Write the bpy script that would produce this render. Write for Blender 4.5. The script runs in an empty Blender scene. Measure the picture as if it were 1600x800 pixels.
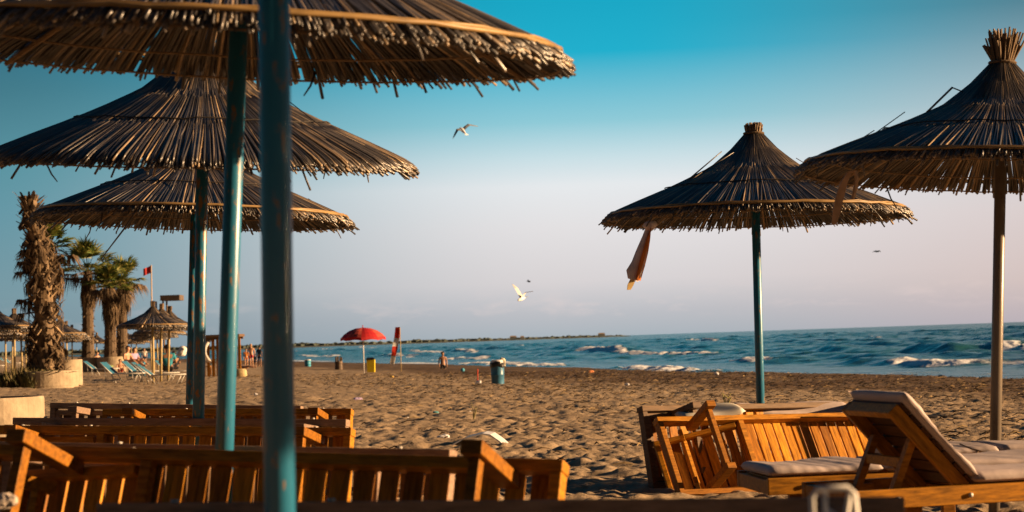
import bpy, bmesh, math, random
import numpy as np
from mathutils import Vector, Matrix, Quaternion

random.seed(7)
S = bpy.context.scene
COL = S.collection
R = math.radians

# ------------------------------------------------------------------ camera
LENS = 70.0
FPX = LENS / 36.0 * 1600.0
CAM = Vector((0, 0, 1.1))
PITCH, ROLL = 2.39, -1.95
cd = bpy.data.cameras.new('camera')
cam = bpy.data.objects.new('camera', cd)
COL.objects.link(cam)
RM = Matrix.Rotation(R(90 + PITCH), 4, 'X') @ Matrix.Rotation(R(ROLL), 4, 'Z')
cam.matrix_world = Matrix.Translation(CAM) @ RM
cd.lens, cd.sensor_width = LENS, 36.0
cd.clip_start, cd.clip_end = 0.05, 60000
cd.dof.use_dof = True
cd.dof.focus_distance = 18.0
cd.dof.aperture_fstop = 5.0
S.camera = cam

# ------------------------------------------------------------------ sky, sun, exposure
def lin(r, g, b, a=1.0):
    f = lambda c: (c / 255) / 12.92 if c / 255 <= 0.04045 else ((c / 255 + 0.055) / 1.055) ** 2.4
    return (f(r), f(g), f(b), a)

SUN_EL, SUN_AZ = 13.0, -2.0          # azimuth counted from +X (right) towards +Y (away)
W = bpy.data.worlds.new('World')
S.world = W
W.use_nodes = True
nt = W.node_tree
nt.nodes.clear()
def wn(t, **k):
    n = nt.nodes.new(t)
    for a, b in k.items(): setattr(n, a, b)
    return n
wout = wn('ShaderNodeOutputWorld')
bgs = wn('ShaderNodeBackground')
bgr = wn('ShaderNodeBackground')
addsh = wn('ShaderNodeAddShader')
sky = wn('ShaderNodeTexSky', sky_type='NISHITA', sun_disc=False)
sky.sun_elevation = R(SUN_EL)
sky.sun_rotation = R(90 - SUN_AZ)
bgs.inputs['Strength'].default_value = 0.002
nt.links.new(sky.outputs[0], bgs.inputs[0])
tc = wn('ShaderNodeTexCoord')
sep = wn('ShaderNodeSeparateXYZ')
nt.links.new(tc.outputs['Generated'], sep.inputs[0])
def ramp(tree, stops, interp='LINEAR'):
    n = tree.nodes.new('ShaderNodeValToRGB')
    cr = n.color_ramp
    cr.interpolation = interp
    while len(cr.elements) < len(stops): cr.elements.new(0.5)
    for e, (p, c) in zip(cr.elements, stops):
        e.position, e.color = p, c
    return n
# elevation ramp: z of the view direction, 0..0.25 mapped to 0..1 for precision near the horizon
mr = wn('ShaderNodeMapRange')
mr.inputs['From Min'].default_value = 0.0
mr.inputs['From Max'].default_value = 0.4
nt.links.new(sep.outputs['Z'], mr.inputs['Value'])
def zs(z): return z / 0.4
left = ramp(nt, [(0.0, lin(118, 140, 152)), (zs(.03), lin(114, 148, 160)), (zs(.07), lin(94, 145, 160)), (zs(.09), lin(84, 142, 156)), (zs(.13), lin(58, 116, 132)),
                 (zs(.17), lin(16, 96, 120)), (zs(.24), lin(2, 78, 108)), (1.0, lin(5, 70, 104))])
right = ramp(nt, [(0.0, lin(166, 176, 184)), (zs(.012), lin(184, 186, 192)), (zs(.028), lin(211, 206, 208)), (zs(.055), lin(222, 219, 221)), (zs(.076), lin(225, 228, 231)), (zs(.09), lin(196, 218, 225)),
                  (zs(.108), lin(138, 197, 211)), (zs(.142), lin(14, 170, 200)), (zs(.168), lin(0, 162, 192)), (zs(.24), lin(2, 88, 124)), (1.0, lin(5, 72, 108))])
mx = wn('ShaderNodeMapRange', interpolation_type='SMOOTHSTEP')
mx.inputs['From Min'].default_value = -0.26
mx.inputs['From Max'].default_value = 0.03
nt.links.new(sep.outputs['X'], mx.inputs['Value'])
mixlr = wn('ShaderNodeMix', data_type='RGBA')
nt.links.new(mr.outputs[0], left.inputs[0]); nt.links.new(mr.outputs[0], right.inputs[0])
nt.links.new(mx.outputs[0], mixlr.inputs['Factor'])
nt.links.new(left.outputs[0], mixlr.inputs['A']); nt.links.new(right.outputs[0], mixlr.inputs['B'])
# pinker and a little deeper towards the sun side
mx2 = wn('ShaderNodeMapRange', interpolation_type='SMOOTHSTEP')
mx2.inputs['From Min'].default_value = 0.05
mx2.inputs['From Max'].default_value = 0.32
nt.links.new(sep.outputs['X'], mx2.inputs['Value'])
right2 = ramp(nt, [(0.0, lin(186, 172, 178)), (zs(.02), lin(208, 188, 184)), (zs(.055), lin(212, 198, 197)), (zs(.085), lin(205, 204, 207)),
                   (zs(.12), lin(156, 170, 178)), (zs(.155), lin(86, 118, 131)), (zs(.24), lin(4, 70, 98)), (1.0, lin(5, 70, 104))])
nt.links.new(mr.outputs[0], right2.inputs[0])
mixr = wn('ShaderNodeMix', data_type='RGBA')
nt.links.new(mx2.outputs[0], mixr.inputs['Factor'])
nt.links.new(mixlr.outputs['Result'], mixr.inputs['A']); nt.links.new(right2.outputs[0], mixr.inputs['B'])
# thin bank of evening cloud low over the sea
cm = wn('ShaderNodeMapping'); cm.inputs['Scale'].default_value = (26, 26, 90)
nt.links.new(tc.outputs['Generated'], cm.inputs[0])
cn = wn('ShaderNodeTexNoise'); cn.inputs['Scale'].default_value = 1.6; cn.inputs['Detail'].default_value = 7; cn.inputs['Roughness'].default_value = .6
nt.links.new(cm.outputs[0], cn.inputs['Vector'])
cband = ramp(nt, [(0.0, (0, 0, 0, 1)), (zs(.007), (0, 0, 0, 1)), (zs(.014), (1, 1, 1, 1)), (zs(.02), (.5, .5, .5, 1)), (zs(.028), (0, 0, 0, 1))])
nt.links.new(mr.outputs[0], cband.inputs[0])
cth = wn('ShaderNodeMapRange'); cth.inputs['From Min'].default_value = .5; cth.inputs['From Max'].default_value = .72
nt.links.new(cn.outputs[0], cth.inputs['Value'])
cmul = wn('ShaderNodeMath', operation='MULTIPLY'); nt.links.new(cband.outputs[0], cmul.inputs[0]); nt.links.new(cth.outputs[0], cmul.inputs[1])
cmul2 = wn('ShaderNodeMath', operation='MULTIPLY'); cmul2.inputs[1].default_value = .3; nt.links.new(cmul.outputs[0], cmul2.inputs[0])
mixc = wn('ShaderNodeMix', data_type='RGBA')
nt.links.new(cmul2.outputs[0], mixc.inputs['Factor'])
nt.links.new(mixr.outputs['Result'], mixc.inputs['A']); mixc.inputs['B'].default_value = lin(236, 214, 208)
# the sky behind the camera is dimmed to keep shaded fronts dark
my = wn('ShaderNodeMapRange', interpolation_type='SMOOTHSTEP')
my.inputs['From Min'].default_value = -0.5; my.inputs['From Max'].default_value = 0.85
my.inputs['To Min'].default_value = 0.19; my.inputs['To Max'].default_value = 1.0
nt.links.new(sep.outputs['Y'], my.inputs['Value'])
dul = wn('ShaderNodeMix', data_type='RGBA', blend_type='MULTIPLY'); dul.inputs['Factor'].default_value = 1
nt.links.new(mixc.outputs['Result'], dul.inputs['A']); nt.links.new(my.outputs[0], dul.inputs['B'])
nt.links.new(dul.outputs['Result'], bgr.inputs[0])
bgr.inputs['Strength'].default_value = 0.418
nt.links.new(bgs.outputs[0], addsh.inputs[0]); nt.links.new(bgr.outputs[0], addsh.inputs[1])
nt.links.new(addsh.outputs[0], wout.inputs[0])

sd = bpy.data.lights.new('sun', 'SUN')
sd.energy = 5.0
sd.color = (1.0, 0.63, 0.32)
sd.angle = R(0.6)
sun = bpy.data.objects.new('sun', sd)
COL.objects.link(sun)
to_sun = Vector((math.cos(R(SUN_EL)) * math.cos(R(SUN_AZ)), math.cos(R(SUN_EL)) * math.sin(R(SUN_AZ)), math.sin(R(SUN_EL))))
sun.rotation_euler = to_sun.to_track_quat('Z', 'Y').to_euler()
sun.location = to_sun * 50

S.view_settings.view_transform = 'Standard'
S.view_settings.look = 'None'
S.view_settings.exposure = 1.3
S.view_settings.gamma = 1
S.view_settings.use_curve_mapping = False

# ------------------------------------------------------------------ layout helpers
def ray(px, py):
    d = RM.to_3x3() @ Vector(((px - 800) / FPX, (400 - py) / FPX, -1))
    return d / d.y
def P(px, py, D): return CAM + ray(px, py) * D
SH_N = (0.97, 0.235)                    # unit direction out to sea
SHORE = 29.0
SEA_Z = -0.58
def gz(x, y):
    u = SH_N[0] * x + SH_N[1] * y
    return -0.02 * max(u, -8.0) if u < SHORE else -0.58 - 0.05 * (u - SHORE)
def G(px, py):
    """point of the beach seen at a pixel"""
    d = ray(px, py); t = 30.0
    for _ in range(60):
        p = CAM + d * t
        t = min(max(t * (CAM.z - gz(p.x, p.y)) / max(CAM.z - p.z, 1e-4), 2), 900)
    p = CAM + d * t
    return Vector((p.x, p.y, gz(p.x, p.y)))
def ground_under(p): return Vector((p.x, p.y, gz(p.x, p.y)))

# ------------------------------------------------------------------ numpy noise
def _h(ix, iy, s):
    n = (ix * 374761393 + iy * 668265263 + s * 1442695041) & 0xFFFFFFFF
    n = ((n ^ (n >> 13)) * 1274126177) & 0xFFFFFFFF
    return ((n ^ (n >> 16)) & 0xFFFFFF) / float(0xFFFFFF)
def vnoise(x, y, s=0):
    x0 = np.floor(x).astype(np.int64); y0 = np.floor(y).astype(np.int64)
    fx = x - x0; fy = y - y0
    fx = fx * fx * (3 - 2 * fx); fy = fy * fy * (3 - 2 * fy)
    a = _h(x0, y0, s); b = _h(x0 + 1, y0, s); c = _h(x0, y0 + 1, s); d = _h(x0 + 1, y0 + 1, s)
    return (a * (1 - fx) + b * fx) * (1 - fy) + (c * (1 - fx) + d * fx) * fy
def fbm(x, y, o=4, s=0):
    t = 0; a = .5; n = 0
    for k in range(o):
        t = t + a * vnoise(x * 2 ** k + 17.3 * k, y * 2 ** k - 9.1 * k, s + k); n += a; a *= .5
    return t / n
def sstep(a, b, x):
    t = np.clip((x - a) / (b - a), 0, 1); return t * t * (3 - 2 * t)

# ------------------------------------------------------------------ materials
MATS = {}
def newmat(name):
    m = bpy.data.materials.new(name); m.use_nodes = True
    t = m.node_tree
    return m, t, t.nodes['Principled BSDF']
def nd(t, typ, **k):
    n = t.nodes.new(typ)
    for a, b in k.items(): setattr(n, a, b)
    return n
def simple(name, c, rough=.6, var=.25, scale=8, spec=.4, bump=0.0, bscale=60, trans=0):
    if name in MATS: return MATS[name]
    m, t, b = newmat(name)
    tcn = nd(t, 'ShaderNodeTexCoord'); n = nd(t, 'ShaderNodeTexNoise')
    n.inputs['Scale'].default_value = scale; n.inputs['Detail'].default_value = 5
    t.links.new(tcn.outputs['Object'], n.inputs['Vector'])
    lo = tuple(v * (1 - var) for v in c[:3]) + (1,); hi = tuple(min(1, v * (1 + var)) for v in c[:3]) + (1,)
    r = ramp(t, [(.3, lo), (.7, hi)]); t.links.new(n.outputs[0], r.inputs[0])
    t.links.new(r.outputs[0], b.inputs['Base Color'])
    b.inputs['Roughness'].default_value = rough; b.inputs['Specular IOR Level'].default_value = spec
    if bump:
        n2 = nd(t, 'ShaderNodeTexNoise'); n2.inputs['Scale'].default_value = bscale; n2.inputs['Detail'].default_value = 4
        t.links.new(tcn.outputs['Object'], n2.inputs['Vector'])
        bp = nd(t, 'ShaderNodeBump'); bp.inputs['Strength'].default_value = bump; bp.inputs['Distance'].default_value = .02
        t.links.new(n2.outputs[0], bp.inputs['Height']); t.links.new(bp.outputs[0], b.inputs['Normal'])
    if trans:
        out = t.nodes['Material Output']; tr = nd(t, 'ShaderNodeBsdfTranslucent'); mixs = nd(t, 'ShaderNodeMixShader')
        mixs.inputs[0].default_value = trans
        t.links.new(r.outputs[0], tr.inputs['Color'])
        t.links.new(b.outputs[0], mixs.inputs[1]); t.links.new(tr.outputs[0], mixs.inputs[2]); t.links.new(mixs.outputs[0], out.inputs[0])
    MATS[name] = m
    return m

def island_mat(name, stops, rough=.6, spec=.3, scale=(6, 6, 6), nvar=.35, bump=0.0, interp='LINEAR', trans=0):
    """tone differs from piece to piece (reed, slat, leaf) plus a fine grain"""
    if name in MATS: return MATS[name]
    m, t, b = newmat(name)
    g = nd(t, 'ShaderNodeNewGeometry'); r = ramp(t, stops, interp)
    t.links.new(g.outputs['Random Per Island'], r.inputs[0])
    tcn = nd(t, 'ShaderNodeTexCoord'); mp = nd(t, 'ShaderNodeMapping'); mp.inputs['Scale'].default_value = scale
    t.links.new(tcn.outputs['Object'], mp.inputs[0])
    n = nd(t, 'ShaderNodeTexNoise'); n.inputs['Scale'].default_value = 1; n.inputs['Detail'].default_value = 6; n.inputs['Roughness'].default_value = .65
    t.links.new(mp.outputs[0], n.inputs['Vector'])
    mrn = nd(t, 'ShaderNodeMapRange'); mrn.inputs['From Min'].default_value = .3; mrn.inputs['From Max'].default_value = .7
    mrn.inputs['To Min'].default_value = 1 - nvar; mrn.inputs['To Max'].default_value = 1 + nvar
    t.links.new(n.outputs[0], mrn.inputs[0])
    mu = nd(t, 'ShaderNodeMix', data_type='RGBA', blend_type='MULTIPLY'); mu.inputs['Factor'].default_value = 1
    t.links.new(r.outputs[0], mu.inputs['A']); t.links.new(mrn.outputs[0], mu.inputs['B'])
    t.links.new(mu.outputs['Result'], b.inputs['Base Color'])
    b.inputs['Roughness'].default_value = rough; b.inputs['Specular IOR Level'].default_value = spec
    if bump:
        bp = nd(t, 'ShaderNodeBump'); bp.inputs['Strength'].default_value = bump; bp.inputs['Distance'].default_value = .004
        t.links.new(n.outputs[0], bp.inputs['Height']); t.links.new(bp.outputs[0], b.inputs['Normal'])
    if trans:
        out = t.nodes['Material Output']; tr = nd(t, 'ShaderNodeBsdfTranslucent'); mixs = nd(t, 'ShaderNodeMixShader')
        mixs.inputs[0].default_value = trans
        t.links.new(mu.outputs['Result'], tr.inputs['Color'])
        t.links.new(b.outputs[0], mixs.inputs[1]); t.links.new(tr.outputs[0], mixs.inputs[2]); t.links.new(mixs.outputs[0], out.inputs[0])
    MATS[name] = m
    return m

def c3(r, g, b): return (r, g, b, 1)
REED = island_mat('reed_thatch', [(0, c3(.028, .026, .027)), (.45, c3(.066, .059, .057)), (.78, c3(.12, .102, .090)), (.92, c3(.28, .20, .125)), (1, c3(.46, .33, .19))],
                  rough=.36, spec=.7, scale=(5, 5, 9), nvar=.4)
HOOP = simple('bamboo_hoop', c3(.30, .19, .075), .45, .35, 9)
TUFT = island_mat('reed_tuft', [(0, c3(.06, .04, .025)), (1, c3(.24, .16, .09))], rough=.7, scale=(20, 20, 4))
WOODX = island_mat('stained_wood', [(0, c3(.16, .058, .006)), (.5, c3(.30, .120, .008)), (1, c3(.46, .20, .012))], rough=.55, spec=.2, scale=(9, 60, 60), nvar=.55, bump=.35)
WOODY = island_mat('stained_slats', [(0, c3(.19, .068, .006)), (.5, c3(.40, .160, .010)), (1, c3(.58, .26, .016))], rough=.55, spec=.2, scale=(60, 7, 60), nvar=.55, bump=.35)
WOODD = island_mat('weathered_wood', [(0, c3(.09, .05, .025)), (1, c3(.17, .10, .05))], rough=.6, spec=.3, scale=(9, 50, 50), nvar=.4, bump=.3)
CUSH = simple('cushion_cloth', c3(.48, .40, .385), .85, .10, 5, .15, bump=.25, bscale=9)
STEEL = simple('dull_steel', c3(.45, .43, .40), .35, .1, 20)
CONC = simple('pale_concrete', c3(.36, .29, .205), .85, .22, 4, .2, bump=.5, bscale=14)
BLACKP = simple('black_plastic', c3(.02, .02, .022), .4, .2)
WHITEP = simple('white_plastic', c3(.75, .74, .72), .4, .06)
ROPE = simple('rope_fibre', c3(.25, .17, .10), .8, .3, 40)
PALMTRUNK = island_mat('palm_boots', [(0, c3(.04, .028, .02)), (.55, c3(.11, .078, .052)), (.85, c3(.22, .155, .095)), (1, c3(.38, .27, .16))], rough=.8, spec=.15, scale=(14, 14, 4), nvar=.45)
PALMDEAD = island_mat('dead_fronds', [(0, c3(.05, .035, .024)), (.6, c3(.12, .082, .052)), (1, c3(.27, .19, .11))], rough=.8, spec=.15, scale=(9, 9, 9), nvar=.3, trans=.15)
PALMGREEN = island_mat('fan_leaf', [(0, c3(.03, .06, .015)), (.5, c3(.10, .15, .03)), (1, c3(.36, .30, .07))], rough=.5, spec=.35, scale=(5, 5, 5), nvar=.3, trans=.2)
SCRUB = island_mat('dry_scrub', [(0, c3(.05, .055, .025)), (.6, c3(.11, .10, .045)), (1, c3(.20, .15, .08))], rough=.8, spec=.1, nvar=.3)
SKIN = simple('fair_skin', c3(.48, .27, .17), .5, .1, 6)  # paler of the two skin tones
SKIN2 = simple('tanned_skin', c3(.33, .17, .10), .5, .1, 6)
HAIRD = simple('dark_hair', c3(.022, .015, .012), .6, .2, 30)
HAIRL = simple('grey_hair', c3(.45, .40, .36), .7, .2, 30)

def paint_mat(name, c, chip, th, chip2=None):
    m, t, b = newmat(name)
    tcn = nd(t, 'ShaderNodeTexCoord'); mp = nd(t, 'ShaderNodeMapping'); mp.inputs['Scale'].default_value = (34, 34, 9)
    t.links.new(tcn.outputs['Object'], mp.inputs[0])
    n = nd(t, 'ShaderNodeTexNoise'); n.inputs['Scale'].default_value = 1; n.inputs['Detail'].default_value = 8; n.inputs['Roughness'].default_value = .7
    t.links.new(mp.outputs[0], n.inputs['Vector'])
    r = ramp(t, [(0, c3(*[v * .85 for v in c[:3]])), (th - .02, c), (th + .015, chip), (1, chip2 or chip)])
    t.links.new(n.outputs[0], r.inputs[0]); t.links.new(r.outputs[0], b.inputs['Base Color'])
    b.inputs['Roughness'].default_value = .36; b.inputs['Specular IOR Level'].default_value = .6
    bp = nd(t, 'ShaderNodeBump'); bp.inputs['Strength'].default_value = .3; bp.inputs['Distance'].default_value = .003
    t.links.new(n.outputs[0], bp.inputs['Height']); t.links.new(bp.outputs[0], b.inputs['Normal'])
    return m
TEAL = paint_mat('teal_paint', c3(.016, .155, .275), c3(.24, .15, .08), .60, c3(.42, .36, .2))
TEALR = paint_mat('rusty_teal_paint', c3(.016, .145, .25), c3(.24, .13, .06), .555, c3(.36, .26, .1))
BAREP = paint_mat('worn_bare_pole', c3(.17, .14, .11), c3(.10, .07, .05), .62)
GOLDP = simple('pale_pole_wood', c3(.42, .32, .15), .6, .2, 9)

# ------------------------------------------------------------------ mesh collector
class MB:
    def __init__(s): s.v = []; s.f = []; s.mi = []
    def add(s, vs, fs, mi=0):
        o = len(s.v); s.v += [tuple(v) for v in vs]
        s.f += [tuple(i + o for i in f) for f in fs]; s.mi += [mi] * len(fs)
    def box(s, c, size, M=None, mi=0):
        c = Vector(c); h = Vector(size) / 2
        vs = [Vector((c.x + i * h.x, c.y + j * h.y, c.z + k * h.z)) for i in (-1, 1) for j in (-1, 1) for k in (-1, 1)]
        if M is not None: vs = [M @ v for v in vs]
        s.add(vs, [(0, 1, 3, 2), (4, 6, 7, 5), (0, 4, 5, 1), (2, 3, 7, 6), (0, 2, 6, 4), (1, 5, 7, 3)], mi)
    def beam(s, a, b, w, h, up=(0, 0, 1), mi=0):
        a, b = Vector(a), Vector(b); x = (b - a).normalized(); y = Vector(up).cross(x)
        if y.length < 1e-4: y = Vector((0, 1, 0)).cross(x)
        y.normalize(); z = x.cross(y)
        vs = [p + y * (i * w / 2) + z * (k * h / 2) for p in (a, b) for i in (-1, 1) for k in (-1, 1)]
        s.add(vs, [(0, 1, 3, 2), (4, 6, 7, 5), (0, 4, 5, 1), (2, 3, 7, 6), (0, 2, 6, 4), (1, 5, 7, 3)], mi)
    def tube(s, pts, rads, n=6, mi=0, caps=True, ref=None):
        pts = [Vector(p) for p in pts]
        if not hasattr(rads, '__len__'): rads = [rads] * len(pts)
        vs = []; prev = None
        for i, p in enumerate(pts):
            d = (pts[min(i + 1, len(pts) - 1)] - pts[max(i - 1, 0)]).normalized()
            if prev is None:
                a = Vector(ref) if ref else (Vector((0, 0, 1)) if abs(d.z) < .9 else Vector((1, 0, 0)))
            else: a = prev
            u = (a - d * a.dot(d)); u = u.normalized() if u.length > 1e-6 else d.orthogonal().normalized()
            prev = u; w = d.cross(u)
            for k in range(n):
                t = 2 * math.pi * k / n
                vs.append(p + (u * math.cos(t) + w * math.sin(t)) * rads[i])
        fs = []
        for i in range(len(pts) - 1):
            for k in range(n):
                fs.append((i * n + k, i * n + (k + 1) % n, (i + 1) * n + (k + 1) % n, (i + 1) * n + k))
        if caps:
            fs.append(tuple(reversed(range(n)))); fs.append(tuple((len(pts) - 1) * n + k for k in range(n)))
        s.add(vs, fs, mi)
    def ring(s, r, z, t, n=48, m=6, mi=0, wob=0):
        vs = []; fs = []
        for i in range(n):
            a = 2 * math.pi * i / n; rr = r + (random.uniform(-wob, wob) if wob else 0); zz = z + (random.uniform(-wob, wob) if wob else 0)
            for k in range(m):
                b = 2 * math.pi * k / m
                vs.append(((rr + t * math.cos(b)) * math.cos(a), (rr + t * math.cos(b)) * math.sin(a), zz + t * math.sin(b)))
        for i in range(n):
            for k in range(m):
                fs.append((i * m + k, ((i + 1) % n) * m + k, ((i + 1) % n) * m + (k + 1) % m, i * m + (k + 1) % m))
        s.add(vs, fs, mi)
    def lathe(s, prof, n=32, mi=0, c=(0, 0, 0)):
        vs = []; fs = []
        for r, z in prof:
            for k in range(n):
                a = 2 * math.pi * k / n; vs.append((c[0] + r * math.cos(a), c[1] + r * math.sin(a), c[2] + z))
        for i in range(len(prof) - 1):
            for k in range(n):
                fs.append((i * n + k, i * n + (k + 1) % n, (i + 1) * n + (k + 1) % n, (i + 1) * n + k))
        fs.append(tuple(reversed(range(n)))); fs.append(tuple((len(prof) - 1) * n + k for k in range(n)))
        s.add(vs, fs, mi)
    def mesh(s, name, mats, smooth=False):
        me = bpy.data.meshes.new(name); me.from_pydata(s.v, [], s.f)
        for m in (mats if isinstance(mats, (list, tuple)) else [mats]): me.materials.append(m)
        if any(s.mi): me.polygons.foreach_set('material_index', s.mi)
        if smooth: me.polygons.foreach_set('use_smooth', [True] * len(s.f))
        me.update(); return me
    def build(s, name, mats, parent=None, smooth=False, bevel=0):
        o = bpy.data.objects.new(name, s.mesh(name, mats, smooth)); COL.objects.link(o)
        if parent: o.parent = parent
        if bevel:
            b = o.modifiers.new('edge', 'BEVEL'); b.width = bevel; b.segments = 2; b.limit_method = 'ANGLE'
        return o

def tag(o, label=None, cat=None, group=None, kind=None):
    if label: o['label'] = label
    if cat: o['category'] = cat
    if group: o['group'] = group
    if kind: o['kind'] = kind
    return o
def empty(name, M):
    o = bpy.data.objects.new(name, None); COL.objects.link(o)
    o.matrix_world = M if isinstance(M, Matrix) else Matrix.Translation(M)
    o.empty_display_size = .2
    return o
def copy_tree(o, parent=None):
    c = o.copy(); COL.objects.link(c)
    if parent: c.parent = parent
    for ch in o.children: copy_tree(ch, c)
    return c
def basis(o, x, y, z):
    return Matrix(((x[0], y[0], z[0], o[0]), (x[1], y[1], z[1], o[1]), (x[2], y[2], z[2], o[2]), (0, 0, 0, 1)))

# ------------------------------------------------------------------ ground
def grid_object(name, X, Y, Z, mat, attrs=None, smooth=True):
    r, c = X.shape
    co = np.stack([X, Y, Z], -1).reshape(-1, 3).astype(np.float32)
    idx = np.arange(r * c).reshape(r, c)
    q = np.stack([idx[:-1, :-1], idx[:-1, 1:], idx[1:, 1:], idx[1:, :-1]], -1).reshape(-1, 4)
    me = bpy.data.meshes.new(name)
    me.vertices.add(len(co)); me.vertices.foreach_set('co', co.ravel())
    me.loops.add(q.size); me.loops.foreach_set('vertex_index', q.ravel().astype(np.int32))
    me.polygons.add(len(q)); me.polygons.foreach_set('loop_start', np.arange(0, q.size, 4, dtype=np.int32))
    me.update(calc_edges=True)
    if smooth: me.polygons.foreach_set('use_smooth', np.ones(len(q), bool))
    for k, v in (attrs or {}).items():
        a = me.attributes.new(k, 'FLOAT', 'POINT'); a.data.foreach_set('value', v.ravel().astype(np.float32))
    me.materials.append(mat)
    o = bpy.data.objects.new(name, me); COL.objects.link(o)
    return o

def sand_material():
    m, t, b = newmat('beach_sand')
    g = nd(t, 'ShaderNodeNewGeometry')
    n1 = nd(t, 'ShaderNodeTexNoise'); n1.inputs['Scale'].default_value = 1.1; n1.inputs['Detail'].default_value = 6
    n2 = nd(t, 'ShaderNodeTexNoise'); n2.inputs['Scale'].default_value = 14; n2.inputs['Detail'].default_value = 6; n2.inputs['Roughness'].default_value = .7
    for n in (n1, n2): t.links.new(g.outputs['Position'], n.inputs['Vector'])
    r1 = ramp(t, [(.3, c3(.26, .19, .125)), (.7, c3(.42, .315, .205))]); t.links.new(n1.outputs[0], r1.inputs[0])
    r2 = ramp(t, [(.25, c3(.55, .55, .55)), (.5, c3(.95, .95, .95)), (.75, c3(1.15, 1.12, 1.08))]); t.links.new(n2.outputs[0], r2.inputs[0])
    mu = nd(t, 'ShaderNodeMix', data_type='RGBA', blend_type='MULTIPLY'); mu.inputs['Factor'].default_value = 1
    t.links.new(r1.outputs[0], mu.inputs['A']); t.links.new(r2.outputs[0], mu.inputs['B'])
    # damp, weed-strewn strip that follows the waterline
    at = nd(t, 'ShaderNodeAttribute'); at.attribute_name = 'damp'
    dm = nd(t, 'ShaderNodeMix', data_type='RGBA')
    n3 = nd(t, 'ShaderNodeTexNoise'); n3.inputs['Scale'].default_value = 2.2; n3.inputs['Detail'].default_value = 7; n3.inputs['Roughness'].default_value = .75
    t.links.new(g.outputs['Position'], n3.inputs['Vector'])
    r3 = ramp(t, [(.38, c3(.055, .036, .022)), (.62, c3(.15, .09, .048))]); t.links.new(n3.outputs[0], r3.inputs[0])
    t.links.new(at.outputs['Fac'], dm.inputs['Factor']); t.links.new(mu.outputs['Result'], dm.inputs['A']); t.links.new(r3.outputs[0], dm.inputs['B'])
    t.links.new(dm.outputs['Result'], b.inputs['Base Color'])
    b.inputs['Roughness'].default_value = .9; b.inputs['Specular IOR Level'].default_value = .15
    bp = nd(t, 'ShaderNodeBump'); bp.inputs['Strength'].default_value = .6; bp.inputs['Distance'].default_value = .03
    t.links.new(n2.outputs[0], bp.inputs['Height']); t.links.new(bp.outputs[0], b.inputs['Normal'])
    return m

rad = np.concatenate([np.array([.5, 1.5, 3.0, 4.5]), 5.5 * 1.0032 ** np.arange(0, 1150), 220 * 1.06 ** np.arange(1, 75)])
ang = np.concatenate([np.radians(np.linspace(-36, 38, 800)), np.radians(np.linspace(43, 320, 56))])
ang = np.concatenate([ang, [ang[0] + 2 * math.pi]])
AA, RR = np.meshgrid(ang, rad)
GX = RR * np.sin(AA); GY = RR * np.cos(AA)
U = SH_N[0] * GX + SH_N[1] * GY
V = -SH_N[1] * GX + SH_N[0] * GY
berm = 1.6 * (fbm(V / 9, U / 30, 3, 40) - .5)
Us = U + berm
GZ = np.where(Us < SHORE, -0.02 * np.maximum(Us, -8), -0.58 - 0.05 * (Us - SHORE))
GZ = np.maximum(GZ, -3)
b1 = 1 - np.abs(2 * vnoise(GX / .62 + 2 * vnoise(GX / 1.7, GY / 1.7, 3), GY / .62, 1) - 1)
b2 = 1 - np.abs(2 * vnoise(GX / .33, GY / .33 + vnoise(GX / .8, GY / .8, 5), 2) - 1)
b3 = fbm(GX / 2.6, GY / 2.6, 3, 9)
b4 = vnoise(GX / .16, GY / .16, 12)
big = sstep(.62, .85, vnoise(GX / 1.5, GY / 1.3, 21))
def footprints(X, Y, cell, seed, dens):
    out = np.zeros_like(X); cx = np.floor(X / cell).astype(np.int64); cy = np.floor(Y / cell).astype(np.int64)
    for i in (-1, 0, 1):
        for j in (-1, 0, 1):
            ix, iy = cx + i, cy + j
            px_ = (ix + _h(ix, iy, seed)) * cell; py_ = (iy + _h(ix, iy, seed + 1)) * cell
            th = _h(ix, iy, seed + 2) * 6.283; sz = .7 + .7 * _h(ix, iy, seed + 3); on = _h(ix, iy, seed + 4) < dens
            dx, dy = X - px_, Y - py_
            a_ = (dx * np.cos(th) + dy * np.sin(th)) / (.12 * sz); b_ = (-dx * np.sin(th) + dy * np.cos(th)) / (.06 * sz)
            q_ = np.sqrt(a_ * a_ + b_ * b_)
            out += on * sz * (-np.exp(-q_ ** 2.5) + .55 * np.exp(-((q_ - 1.35) / .35) ** 2))
    return out
fp_d = .25 + .75 * sstep(.3, .6, fbm(GX / 4, GY / 4, 2, 77))
prints = footprints(GX, GY, .34, 200, fp_d) + .7 * footprints(GX, GY, .25, 230, .6 * fp_d)
amp = sstep(0, 1, (900 - RR) / 800) * (1 - .55 * sstep(SHORE - 12, SHORE - 1, Us)) * sstep(SHORE + 1.5, SHORE - 1, Us)
GZ = GZ + amp * (.015 * (b1 - .5) + .028 * (b2 - .5) + .05 * (b3 - .5) + .055 * (b4 - .5) + .045 * (vnoise(GX / .085, GY / .10, 14) - .5) - .03 * big + .014 * prints)
damp = sstep(15.5, 19.5, Us + 5 * (fbm(V / 6, U / 3, 4, 33) - .5)) * np.clip(.45 + 1.0 * fbm(V / 2.5, U / 1.2, 3, 35), 0, 1)
beach = grid_object('beach', GX, GY, GZ, sand_material(), {'damp': damp})
tag(beach, kind='structure')

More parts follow.
